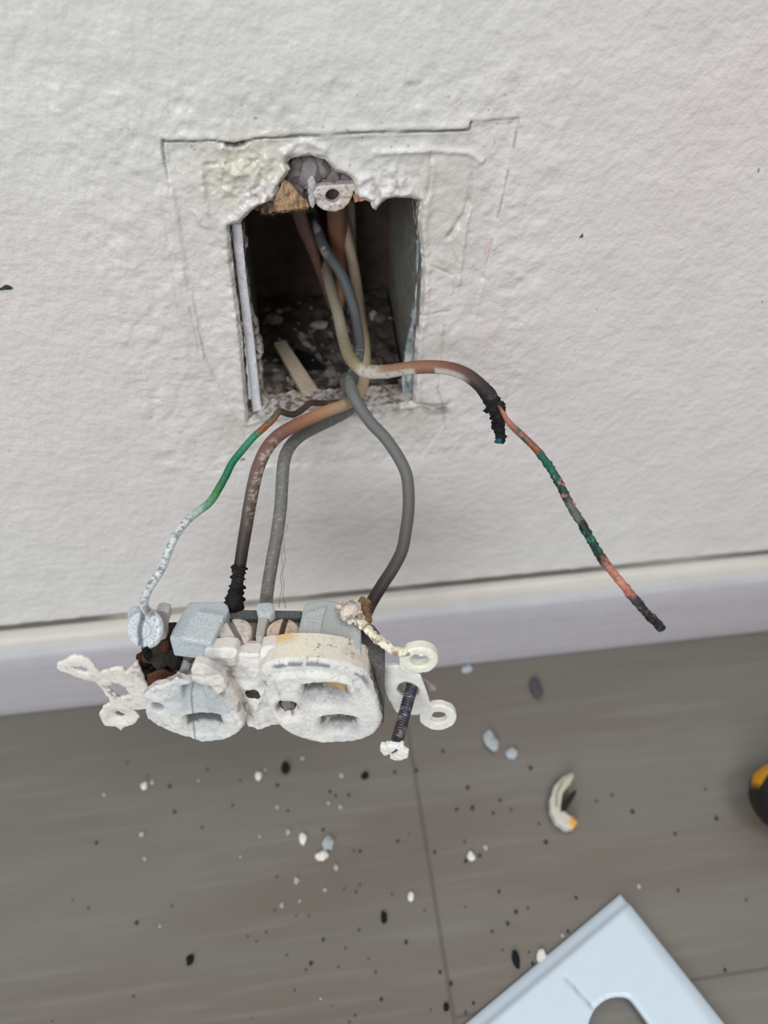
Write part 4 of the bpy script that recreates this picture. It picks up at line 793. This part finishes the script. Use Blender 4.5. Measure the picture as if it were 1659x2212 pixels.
# grey wire to the post in the middle
P = [(744, 822), (752, 856)]+z5([(1236, 138), (1140, 196), (1040, 244), (950, 295), (890, 360), (863, 440), (853, 560), (845, 690), (825, 840), (800, 980), (778, 1110), (765, 1210), (760, 1260)])
e = endY(572, 1312, .014); Ys = yint(len(P), [(0, .016), (.14, -.0015), (.45, -.032), (.7, -.052), (1, e)])
def gy_c(lo_, mid, hi_, seed): return lambda s, a: mix(ramp(s, [(0, lo_), (.5, mid), (1, hi_)]), lin((168, 168, 164)), .35*ss(.6, .72, fbm(s*.3, a*.0017, .0010, seed)))
Pw = path(P, Ys); tag(localize(tube('grey_wire', Pw, lambda s, a: R*1.0+0*s, gy_c((120, 116, 112), (112, 112, 108), (106, 102, 96), 3), m_wire), Pw[0]), 'grey insulated wire running down to the post between the two screws', 'wire')
# grey wire bowing to the right
P = [(672, 470), (683, 497), (706, 545), (738, 592), (760, 650), (770, 700), (776, 750), (768, 790), (757, 825)]+z5([(1250, 55), (1290, 130), (1350, 215), (1430, 300), (1500, 400), (1548, 500), (1562, 610), (1560, 720), (1545, 830), (1525, 930), (1475, 1030), (1410, 1130), (1350, 1230), (1322, 1290), (1300, 1350)])
e = endY(792, 1345, .006); Ys = yint(len(P), [(0, .052), (.04, .046), (.22, .018), (.30, -.003), (.36, -.0138), (.5, -.024), (.75, -.050), (1, e)])
def g2_c(s, a):
    c = ramp(s, [(0, (92, 93, 97)), (.3, (98, 101, 103)), (.45, (102, 105, 105)), (.65, (104, 104, 102)), (.82, (84, 78, 74)), (.93, (50, 46, 44)), (1, (34, 32, 30))])
    c = mix(c, lin((204, 196, 190)), .8*ss(.56, .68, fbm(s*.3, a*.0017, .003, 13))*ss(.02, .04, s)*ss(.12, .08, s)); return mix(c, lin((186, 188, 188)), .5*ss(.58, .7, fbm(s*.3, a*.0017, .0022, 15))*ss(.32, .36, s)*ss(.48, .42, s))
Pw = path(P, Ys); tag(localize(tube('grey_wire', Pw, lambda s, a: R*1.0+0*s, g2_c, m_wire), Pw[0]), 'grey insulated wire bowing right and down to the rear of the right outlet face', 'wire')
# loose burnt wire with bare copper
P = [(668, 440), (682, 500), (697, 556), (712, 612), (728, 670), (740, 725), (752, 765), (770, 790)]+z6([(110, 118), (160, 124), (230, 120), (310, 108), (420, 98), (530, 106), (615, 136), (680, 185), (728, 240), (757, 290), (775, 350), (783, 420), (787, 470)])
Ys = yint(len(P), [(0, .060), (.10, .050), (.17, .026), (.33, -.010), (.5, -.020), (.82, -.040), (1, -.044)])
Pw = path(P, Ys); wl = empty('loose_wire', 'loose burnt wire bending right out of the opening, charred insulation and long bare copper', 'wire', Pw[0])
al = arcfrac(Pw)
st_l = [(al(i), c) for i, c in [(0, (140, 128, 116)), (3, (150, 140, 126)), (5, (148, 142, 122)), (7, (146, 138, 106)), (8.6, (156, 146, 126)), (10, (150, 120, 96)), (12.2, (138, 98, 76)), (13.3, (106, 76, 62)), (14.5, (70, 50, 44)), (15.6, (32, 28, 28)), (20, (20, 19, 19))]]
LWANG = 0.6
def lw_c(s, a):
    c = ramp(s, st_l); k = ss(al(7.4), al(8), s)*(1-ss(al(11.5), al(11.6), s)*ss(al(12.5), al(12.4), s))*ss(al(14.8), al(13.6), s); low = ss(-.45, .15, -np.sin(a+LWA)); return mix(c, lin((196, 192, 186)), 1.0*k*np.clip(low+.8*ss(al(10), al(8.8), s), 0, 1)*ss(.22, .36, fbm(s*.2, a*.0017, .0007, 21)+.1*np.sin(a+LWA+3.14)))
LWA = LWANG
par(tube('insulation', Pw, lambda s, a: R*1.02*(1-.45*ss(.93, .97, s))+.00012*(fbm(s*.2, a*.0017, .0014, 22)-.5)+.0003*ss(al(7), al(8), s)*ss(al(11), al(9.5), s)*fbm(s*.2, a*.0017, .001, 5)+.0012*ss(al(15), al(16), s)*(fbm(s*.2, a*.0017, .0014, 9)-.3), lw_c, m_wire), wl)
Pc = [Pw[i] for i in (-5, -4, -3, -2, -1)]
par(tube('charred_end', Pc, lambda s, a: .0016-.0003*ss(.5, .9, s)+.0034*ss(.0, .12, s)*ss(.55, .3, s)*(fbm(s*.03, a*.0016, .0013, 5)-.35)+.0030*(fbm(s*.03, a*.0016, .0016, 7)-.5), lambda s, a: mix(lin((17, 16, 16))+0*s[..., None], lin((12, 100, 112)), ss(.88, .93, s)*ss(-.2, .3, np.sin(a+5.2))), m_burn, step=.0003, seg=28), wl)['label'] = 'black knobbly charred insulation with a teal tip'
Pk = z6([(775, 290), (795, 320), (832, 380), (900, 445), (970, 515), (1030, 595), (1085, 690), (1135, 785), (1195, 885), (1250, 980), (1290, 1050), (1365, 1145), (1450, 1250), (1530, 1340), (1590, 1400)])
Ys = yint(len(Pk), [(0, -.042), (.3, -.058), (1, -.104)]); Pk = path(Pk, Ys)
CP, GR, BK, GY, PK = (150, 86, 66), (18, 84, 72), (26, 29, 34), (88, 96, 86), (196, 116, 104)
st_c = [(0, (130, 80, 70)), (.06, (178, 118, 104)), (.13, (154, 100, 84)), (.20, (134, 82, 60)), (.245, (124, 76, 56)), (.265, GR), (.33, (14, 92, 78)), (.40, (14, 60, 58)), (.44, (40, 60, 58)), (.475, GY), (.53, GY), (.545, BK), (.62, (22, 56, 52)), (.665, (26, 70, 58)), (.69, BK), (.715, (168, 112, 94)), (.80, (184, 126, 106)), (.83, (168, 100, 88)), (.855, (60, 50, 52)), (.88, BK), (1, (26, 28, 32))]
def cu_c(s, a):
    n = fbm(s*.12, a*.0011, .0016, 31, 3); c = ramp(np.clip(s+.05*(n-.5), 0, 1), st_c)
    c = mix(c, lin(GR), .9*ss(.52, .6, fbm(s*.12, a*.0011, .0022, 33))*ss(.12, .16, s)*ss(.27, .22, s)*1.0)
    c = mix(c, lin(PK), .9*ss(.63, .68, fbm(s*.12, a*.0011, .0017, 36))*ss(.3, .34, s)*ss(.5, .46, s)); c = mix(c, lin((40, 140, 100)), .8*ss(.6, .68, fbm(s*.12, a*.0011, .0014, 38))*ss(.56, .58, s)*ss(.69, .66, s))
    return mix(c, lin((130, 104, 92)), .6*ss(.62, .7, fbm(s*.12, a*.0011, .0012, 39))*ss(.84, .87, s))
par(tube('bare_copper', Pk, lambda s, a: .00042+.00054*ss(0, .16, s)+.00075*ss(.22, .3, s)*(fbm(s*.12, a*.0011, .0011, 41)-.3), cu_c, m_wire2, step=.0003, seg=24), wl)['label'] = 'bare copper with green and black corrosion'
# cables hanging in the box
for nm, P, Ys, rr_, colr, lb in [
    ('cable_sheath', [(640, 440), (655, 490), (672, 530), (688, 580), (705, 640), (714, 668)], (.042, .042, .042, .042, .042, .042), (.0026, .0024, .002, .0014, .0009, .0006), [(0, (112, 90, 82)), (.5, (106, 78, 68)), (1, (92, 64, 50))], 'split reddish brown cable sheath hanging at the left of the wires in the box'),
    ('cable_sheath', [(726, 440), (728, 500), (733, 550), (738, 600), (736, 650), (722, 690)], (.050, .050, .050, .050, .046, .040), (.0034, .0034, .003, .0024, .002, .0012), [(0, (138, 100, 76)), (.5, (134, 92, 64)), (1, (140, 100, 56))], 'flat orange-brown cable sheath behind the tab in the box'),
    ('cable', [(752, 430), (755, 500), (757, 560), (760, 620), (764, 680)], (.0585, .0585, .0585, .0585, .0585), (.0024,)*5, [(0, (150, 138, 126)), (1, (150, 138, 126))], 'pale cable hanging straight down behind the orange-brown sheath'),
    ('cable_sheath', [(668, 430), (690, 480), (705, 530), (716, 570)], (.064, .064, .064, .064), (.0030, .0026, .0022, .002), [(0, (62, 34, 26)), (.6, (84, 38, 24)), (1, (70, 46, 38))], 'dark red melted sheath around the top of the grey wire in the box')]:
    Pp = path(P, Ys); o = tube(nm, Pp, lambda s, a, rr_=rr_: np.interp(s, np.linspace(0, 1, len(rr_)), rr_)*(.72+.28*np.abs(np.cos(a)))+.0004*(fbm(s*.05, a*.001, .0016, 3)-.5), lambda s, a, c_=colr: ramp(s, c_), m_wire, step=.0006); tag(localize(o, Pp[0]), lb, 'cable')
# thin dusty threads beside the grey wire
for k, (P, lb) in enumerate([([(868, 780), (885, 800), (862, 850), (868, 900), (850, 960), (858, 1020), (845, 1080), (852, 1140), (840, 1200), (838, 1250)], 'wavy dust thread hanging close along the left grey wire'),
                     ([(862, 900), (872, 980), (855, 1060), (866, 1120), (858, 1180), (872, 1240), (868, 1252)], 'outer wavy dust thread hanging right of the left grey wire')]):
    P = [(a, b_) for a, b_ in z5(P)]; Pp = [pY(x, y, Y) for (x, y), Y in zip(P, np.linspace(-.055, endY(600, 1312, .012), len(P)))]
    tag(localize(tube('dust_thread', Pp, lambda s, a: .00007+.00006*fbm(s*.2, a*0, .002, 3), lambda s, a: lin((150, 142, 134))+0*s[..., None], m_paper, seg=5), Pp[0]), lb, 'dust thread')

# ------------------------------------------------------------------ paint lump and strand on the right shoulder
pw = lambda P, b_: [l2w(pT(x, y, b_)) for x, y in z4(P)]
c_ = pw([(935, 148)], .018)[0]; fl_ = empty('paint_flake', 'pale crumpled lump of paint and plaster with a torn strand leading to the right ear', 'paint flake', c_)
V = []; Fc = []; C = []; r = random.Random(4)
addrock(0, 0, 0, .0030, .0026, .0022, (214, 202, 190), 77); addrock(.0012, .0003, -.0016, .0016, .0016, .0016, (206, 192, 178), 78)
for i in range(110):
    x = r.gauss(935, 24); y = r.gauss(148, 27); p = pw([(x, y)], .017+r.uniform(0, .0016))[0]-c_; s = r.uniform(.0003, .0009); addrock(p[0], p[1], p[2], s, s, s*.8, r.choice([(214, 206, 194), (200, 190, 178), (222, 214, 204), (180, 164, 150), (160, 140, 124)]), 900+i)
make('plaster_lump', V, Fc, C, m_plaster, fl_, smooth=False)
V = []; Fc = []; C = []
for i in range(420):
    x = r.gauss(1022, 11); y = r.uniform(75, 225); p = pw([(x, y)], .016)[0]-c_; l = .0014; q = p+np.array([r.uniform(-1, 1)*l, r.uniform(-1, 1)*l, r.uniform(-1, 1)*l]); k = len(V); wd = .00009
    V += [p+[wd, 0, 0], p-[wd, 0, 0], q, p+[0, wd, wd]]; Fc += [(k, k+1, k+2), (k+1, k+3, k+2), (k+3, k, k+2)]; C += [lin(r.choice([(158, 126, 92), (140, 108, 76), (176, 146, 112)]))]*4
for i in range(16):
    x = r.gauss(1018, 9); y = 82+i*9; p = pw([(x, y)], .0155)[0]-c_; addrock(p[0], p[1], p[2], .0011, .0012, .0012, r.choice([(148, 116, 84), (132, 100, 72)]), 960+i)
o = make('torn_fibres', V, Fc, C, m_paper, fl_, smooth=False); o['label'] = 'tan torn paper fibres'; o['kind'] = 'stuff'
sp_ = [(985, 205), (1020, 235), (1060, 275), (1110, 320), (1160, 352), (1205, 385), (1250, 392), (1310, 380), (1370, 388), (1440, 400)]
spts = [l2w(pT(x, y, b_))-c_ for (x, y), b_ in zip(z4(sp_), np.linspace(.0165, .0140, 7).tolist()+[.0134, .0130, .0128])]
tube('paint_strand', spts, lambda s, a: .0013+.0009*(fbm(s*.04, a*.001, .0016, 3)-.4)+.0003*np.sin(a*2), lambda s, a: mix(lin((236, 232, 212))+0*s[..., None], lin((150, 118, 88)), .85*ss(.52, .62, fbm(s*.04, a*.0012, .0016, 6))), m_plaster, fl_, seg=22, step=.0003)

# ------------------------------------------------------------------ mounting screw in the right strap
a = l2w(pF(*z4([(1312, 622)])[0], STR+.0002)); hd = l2w(pF(*z4([(1200, 1010)])[0], STR+.0002))
bpt = ray(*z4([(1205, 1012)])[0]); a_d = float(-(M3.T @ (a-CAM))[2]); b = CAM+bpt*(a_d-.0135); ax = (b-a)/np.linalg.norm(b-a)
sc = empty('machine_screw', 'dark threaded screw with a chipped white head, hanging in the right strap hole', 'screw', a)
Ls = np.linalg.norm(b-a); p0 = a-ax*.004
tube('threaded_shank', [p0-a, (p0+b)/2-a, b-a-ax*.0022], lambda s, an: .00136+.00036*np.abs(2*((s*(Ls+.0018)/.00079+an/(2*math.pi)) % 1)-1), lambda s, an: mix(mix(lin((70, 74, 84))+0*s[..., None], lin((160, 160, 158)), .6*ss(.55, .68, fbm(s*.03, an*.001, .0013, 3))), lin((84, 52, 40)), .7*ss(.1, .04, np.abs(s-.78))*ss(.3, .6, fbm(s*.03, an*.001, .002, 4))), mat('screw_steel', rough=.42, metal=.5, var=.25, vs=1500, bump=.2, bs=2500), sc, seg=24, step=.00011, raw=False)
tube('shank_end', [b-a-ax*.0030, b-a-ax*.0015, b-a-ax*.0001], lambda s, an: .00150+0*s, lambda s, an: lin((78, 84, 98))+0*s[..., None], MAT['screw_steel'], sc, seg=24, step=.0003)
ex_ = _n(np.cross(ax, [0.15, 1, .3])); ey_ = np.cross(ax, ex_)
camd = _n(CAM-b); ex_ = _n(camd-ax*camd.dot(ax)); ey_ = np.cross(ax, ex_)      # ex_ points toward viewer, ey_ sideways
to = lambda x, y, h: (b-a)+x[:, None]*ey_+y[:, None]*ex_+h[:, None]*ax
out = [(.0037*math.cos(t), .0037*math.sin(t)) for t in np.linspace(0, 2*math.pi, 60, endpoint=False)]
relief('screw_head', out, [], .00025, lambda x, y: (.0007-.0003*(np.hypot(x, y)/.0037)**2-.0009*ss(.0007, .0004, np.abs(x*.9+y*.35)))+(fbm(x, y, .0012, 6)-.5)*.0005, lambda x, y: np.broadcast_to(lin((236, 234, 226)), x.shape+(3,)), to, .0009, m_strap, sc, jag=.0006, rnd_edge=.0004, rows=3)['label'] = 'chipped white slotted head'

# ------------------------------------------------------------------ floor: cover plate, tool, shell fragment, debris
m_plate = mat('plate_plastic', rough=.32, var=.015, vs=200, bump=.05, bs=400, spec=.5)
zp = .0055; k0 = pZ(1345, 1926, zp); k1 = pZ(1572, 2212, zp); k2 = pZ(1048, 2212, zp)
u = (k1-k0)[:2]; u /= np.linalg.norm(u); v = (k2-k0)[:2]; v /= np.linalg.norm(v); 
m_ = _n(u+v); vp = np.array([-u[1], u[0]]); vp = vp if vp.dot(v) > 0 else -vp
PW, PH = .089, .133; U0, V0 = PW, PH      # long side to the lower left
op = pZ(1340, 2195, zp)[:2]-k0[:2]; ou, ov = op.dot(u), op.dot(vp)
def toP(x, y, h): return np.stack([k0[0]+x*u[0]+y*vp[0], k0[1]+x*u[1]+y*vp[1], zp+h], 1)
def duplex(cx, cy, r_=.0172, flat=.0143):
    return [(cx+max(-r_, min(r_, r_*math.cos(t))), cy+max(-flat, min(flat, r_*math.sin(t)))) for t in np.linspace(0, 2*math.pi, 64, endpoint=False)]
pc = [duplex(PW/2, PH/2-.0194), duplex(PW/2, PH/2+.0194)]
def plate_h(x, y):
    d = np.minimum(np.minimum(x, PW-x), np.minimum(y, PH-y)); return -.0032*(1-ss(-.004, .006, d))-.0014*ss(.0050, .0036, x)-.0007*np.exp(-(dpoly(x, y, plcr)/.00045)**2)
q0 = pZ(1222, 2112, zp)[:2]-k0[:2]; q1 = pZ(1284, 2180, zp)[:2]-k0[:2]; plcr = [(q0.dot(u), q0.dot(vp)), (q1.dot(u), q1.dot(vp))]
PLATE_SPEC = True
tipc = pZ(1342, 2152, zp)[:2]-k0[:2]; lf = pZ(1272, 2212, zp)[:2]-k0[:2]; rt = pZ(1404, 2212, zp)[:2]-k0[:2]
P_ = lambda px, py: (lambda q: (q.dot(u), q.dot(vp)))(pZ(px, py, zp)[:2]-k0[:2])
opening = [P_(*q) for q in ((1268, 2225), (1276, 2195), (1290, 2172), (1315, 2155), (1342, 2151), (1360, 2155), (1370, 2165), (1404, 2212), (1440, 2262), (1452, 2290), (1430, 2315), (1380, 2325), (1330, 2310), (1290, 2275), (1272, 2240))]
pl = relief('cover_plate', [(0, 0), (PW, 0), (PW, PH), (0, PH)], [smooth_poly(opening, 1)], .0011, plate_h, lambda x, y: mix(np.broadcast_to(lin((206, 222, 234)), x.shape+(3,)), lin((156, 164, 172)), .8*np.exp(-(dpoly(x, y, plcr)/.0005)**2)), toP, .0022, m_plate, rnd_edge=.0006, rows=3)
tag(localize(pl, (k0[0], k0[1], 0)), 'white wall cover plate with a rounded outlet opening lying on the floor', 'cover plate')

# yellow and black tool handle at the right edge
tc0 = pZ(1636, 1742, .016); m_grip = mat('tool_grip', rough=.5, var=.05, bump=.1)
A0 = np.array([tc0[0], tc0[1], .016]); d_ = _n(np.array([1, .12, 0.0]))
def hand_r(s, a):
    r_ = np.interp(s, [0, .02, .06, .12, .5, .62, .72, 1], [.0005, .008, .0125, .0145, .0155, .0135, .0115, .009]); return r_
def hand_c(s, a):
    k = ss(.25, .35, -np.cos(3*a+.6)); c = mix(lin((24, 22, 24))+0*s[..., None], lin((226, 160, 20)), k*ss(.02, .03, s)); return c
hd_ = empty('screwdriver', 'black and yellow screwdriver whose rounded handle end shows at the right edge of the floor', 'screwdriver', A0)
tube('handle', [np.array([0, 0, 0])+d_*t for t in (0, .03, .06, .1)], hand_r, hand_c, m_grip, hd_, seg=48, step=.0008)
tube('shaft', [d_*t for t in (.098, .14, .2)], lambda s, a: .003+0*s, lambda s, a: lin((170, 170, 172))+0*s[..., None], mat('chrome_shaft', rough=.25, metal=1, var=.05), hd_, step=.002)

# broken crescent of plastic
fr = [(1238, 1672), (1215, 1680), (1196, 1700), (1187, 1730), (1188, 1755), (1200, 1778), (1222, 1792), (1238, 1791), (1246, 1778), (1240, 1762), (1225, 1760), (1212, 1745), (1210, 1725), (1220, 1706), (1232, 1694)]
zf = .004; S = np.array([pZ(x, y, zf)[:2] for x, y in fr]); cF = S.mean(0); orc = pZ(1240, 1780, zf)[:2]
def fr_c(x, y): return mix(np.broadcast_to(lin((206, 202, 192)), x.shape+(3,)), lin((232, 170, 84)), ss(.0035, .0018, np.hypot(x-orc[0], y-orc[1])))
of = relief('plastic_fragment', S, [], .0006, lambda x, y: .0026*ss(0, .003, dpoly(x, y, [tuple(pZ(*q, zf)[:2]) for q in ((1245, 1690), (1225, 1720), (1222, 1745), (1245, 1765))]))-.0006, fr_c, lambda x, y, h: np.stack([x, y, zf+h], 1), .004, m_nylon, jag=.0002, rnd_edge=.0007, rows=4)
fe = empty('broken_faceplate_shard', 'curved cream plastic shard with an orange-stained tip on the floor', 'plastic shard', (float(cF[0]), float(cF[1]), 0)); of.name = 'shell'; par(of, fe)
pts = [pZ(x, y, .0075) for x, y in ((1244, 1704), (1234, 1712), (1216, 1736), (1212, 1752), (1222, 1748), (1240, 1722), (1246, 1712))]
par(prism('dark_inner_edge', pts, [p-np.array([0, 0, .006]) for p in pts], (44, 42, 34), m_char, bev=.0005), fe)  # dark strip along the inner edge of the shard
pts = [pZ(x, y, .009) for x, y in ((1242, 1674), (1220, 1682), (1205, 1712), (1204, 1740), (1212, 1738), (1216, 1712), (1232, 1690))]
par(prism('inner_rib', pts, [p-np.array([0, 0, .005]) for p in pts], (196, 190, 168), m_nylon, bev=.0006), fe)

m_chipw = mat('chip_white', rough=.8, var=.08, bump=.2); m_chipd = mat('chip_dark', rough=.8, var=.2, bump=.2, spec=.2)
def q2(x, y): return (x/2.074, 1600+y/2.074)
def q3(x, y): return (700+x/2.765, 1500+y/2.765)
def q8(x, y): return (1100+x/2.968, 1600+y/2.968)
def q7(x, y): return (1000+x/2.517, 1850+y/2.517)
def chip(px, py, rx, ry, colr, material, name, label, group=None, seed=0):
    p = pZ(px, py, 0); d = -(M3.T @ (p-CAM))[2]; w1 = rx/F*d; w2 = ry/F*d*1.15; h = min(w1, w2)*.55
    o = rock(name, (p[0], p[1], h*.8), (w1, w2, h), colr, material, seed=seed, sub=2); return tag(o, label, 'debris', group)
big = [(*q2(1357, 442), 9, 11, 0, 'white plaster crumb left of the blue-grey flake below the receptacle'), (*q2(1470, 465), 13, 12, 1, 'pale blue-grey paint flake touching the largest white crumb below the receptacle'), (*q2(1445, 518), 15, 9, 0, 'largest white crumb below the receptacle, under the blue-grey flake'),
       (*q3(995, 285), 15, 21, 1, 'large pale grey plaster flake on the floor right of the screw head'), (*q3(1120, 355), 12, 11, 1, 'small pale flake just right of the large pale grey flake'),
       (*q3(1300, 1580), 12, 16, 0, 'oval white crumb touching the upper left edge of the cover plate'), (*q2(648, 205), 7, 8, 0, 'bright white crumb at the left, below the broken left outlet face'), (*q2(1160, 160), 8, 8, 0, 'white crumb just left of the largest black fleck'), (1008, 1447, 12, 8, 1, 'pale grey flake on the floor against the baseboard'),
       (*q3(518, 1210), 7, 9, 0, 'white crumb left of the floor joint'), (*q3(875, 970), 8, 8, 0, 'white crumb right of the floor joint beside two dark specks')]
for i, (px, py, rx, ry, t, lb) in enumerate(big): chip(px, py, rx, ry, [(228, 226, 220), (168, 176, 178)][t], m_chipw, 'plaster_crumb', lb, seed=i+1)
blk = [(*q2(1280, 125), 9, 13, 'largest black fleck, on the floor below the gap between the outlet faces'), (*q2(1635, 160), 8, 8, 'black fleck on the floor left of the screw head'), (*q2(855, 982), 8, 9, 'black fleck alone at the lower left of the floor'), (*q3(1145, 1585), 8, 15, 'long black fleck beside the oval white crumb near the cover plate'),
       (*q3(360, 1335), 7, 10, 'black fleck left of the floor joint below the white crumb'), (1158, 1489, 13, 22, 'dark grey oblong scrap on the floor near the baseboard'), (*q3(730, 1868), 7, 7, 'black fleck left of the floor joint near the bottom of the photo')]
for i, (px, py, rx, ry, lb) in enumerate(blk): chip(px, py, rx, ry, (22, 24, 28) if i != 5 else (78, 78, 84), m_chipd, 'charred_fleck', lb, seed=i+31)
wl_ = [(682, 188, 10), (468, 242, 8), (1355, 80, 10), (1530, 158, 12), (635, 421, 12), (650, 530, 10), (1243, 298, 9), (1292, 412, 14), (1505, 572, 13), (1328, 627, 14), (1455, 670, 9), (1263, 738, 10), (718, 830, 8), (1472, 280, 10), (1526, 298, 10), (1343, 718, 7), (1165, 430, 7), (890, 180, 7), (1438, 1155, 6), (1190, 130, 7), (1078, 520, 6)]
for i, (x, y, r_) in enumerate(wl_): px, py = q2(x, y); chip(px, py, r_/2.074*.85, r_/2.074*.85, (176, 172, 164), m_chipw, 'plaster_crumb', 'tiny white plaster crumb on the floor left of the floor joint', 'tiny white crumbs left of the floor joint', seed=60+i)
for i, (px, py, r_) in enumerate([(*q3(965, 915), 5), (*q3(1422, 1440), 4), (*q7(955, 165), 4)]): chip(px, py, r_, r_, (176, 172, 164), m_chipw, 'plaster_crumb', 'tiny white plaster crumb on the floor right of the floor joint', 'tiny white crumbs right of the floor joint', seed=90+i)
dl = [(*q2(x, y), r_/2.074) for x, y, r_ in [(1243, 200, 11), (760, 205, 11), (782, 320, 11), (432, 458, 10), (395, 750, 8), (612, 817, 12), (770, 740, 8), (598, 1147, 8), (1448, 893, 11), (1393, 997, 12), (1370, 1027, 9), (1285, 962, 8), (1320, 1120, 8), (1585, 495, 9), (1613, 497, 10), (1505, 248, 11), (1562, 245, 10), (1290, 315, 9), (1595, 678, 9), (1612, 648, 8), (1541, 665, 8), (1608, 850, 9), (1548, 932, 8), (1383, 785, 8), (1326, 785, 7), (1230, 762, 8), (1240, 612, 8), (1192, 857, 7), (1110, 877, 7), (1148, 900, 6), (235, 1258, 5), (325, 718, 6), (1448, 400, 10), (1478, 230, 10), (905, 390, 9), (930, 130, 9), (1565, 1260, 8), (1590, 1232, 8), (1125, 1245, 5), (1485, 1190, 5), (1517, 1015, 7), (1078, 180, 8), (1042, 290, 9), (570, 100, 8), (660, 160, 8)]]
dl += [(*q3(x, y), r_/2.765) for x, y, r_ in [(550, 455, 18), (885, 680, 20), (1325, 885, 18), (845, 997, 18), (930, 965, 15), (1045, 1180, 15), (1147, 1300, 18), (1097, 1372, 16), (1003, 1417, 13), (1457, 1417, 14), (1218, 1275, 12), (1232, 440, 18), (858, 560, 16), (1050, 633, 14), (790, 690, 14), (1010, 710, 14), (1115, 690, 12), (440, 878, 14), (660, 945, 14), (420, 465, 14), (710, 340, 15), (490, 1482, 16), (308, 1662, 12), (693, 1662, 15), (757, 1730, 18), (892, 1845, 14), (845, 1903, 13), (342, 1822, 14), (637, 1885, 8), (1245, 1608, 14), (1225, 1540, 10), (1505, 1215, 14), (1285, 775, 12), (1065, 1528, 9), (600, 1293, 9), (405, 1193, 11), (845, 1270, 9), (508, 835, 9), (265, 1582, 9), (840, 880, 12)]]
dl += [(*q8(x, y), r_/2.968) for x, y, r_ in [(790, 455, 18), (1063, 597, 15), (1327, 500, 20), (660, 350, 14), (560, 390, 12), (1257, 312, 12)]]+[(*q7(1425, 620), 5), (*q7(1170, 185), 5), (*q7(1540, 238), 4)]
m0 = None
for i, (px, py, r_) in enumerate(dl):
    side = 'left' if px < 895+(py-1680)*.169 else 'right'; row = 'nearer the baseboard' if py < 1850 else 'nearer the bottom of the photo'
    chip(px, py, r_*.62, r_*.62, (62, 58, 55) if r_ > 4.8 else (86, 80, 74), m_chipd, 'charred_speck', 'tiny dark floor speck %s of the joint, %s' % (side, row), 'tiny dark specks %s of the joint, %s' % (side, row), seed=200+i)
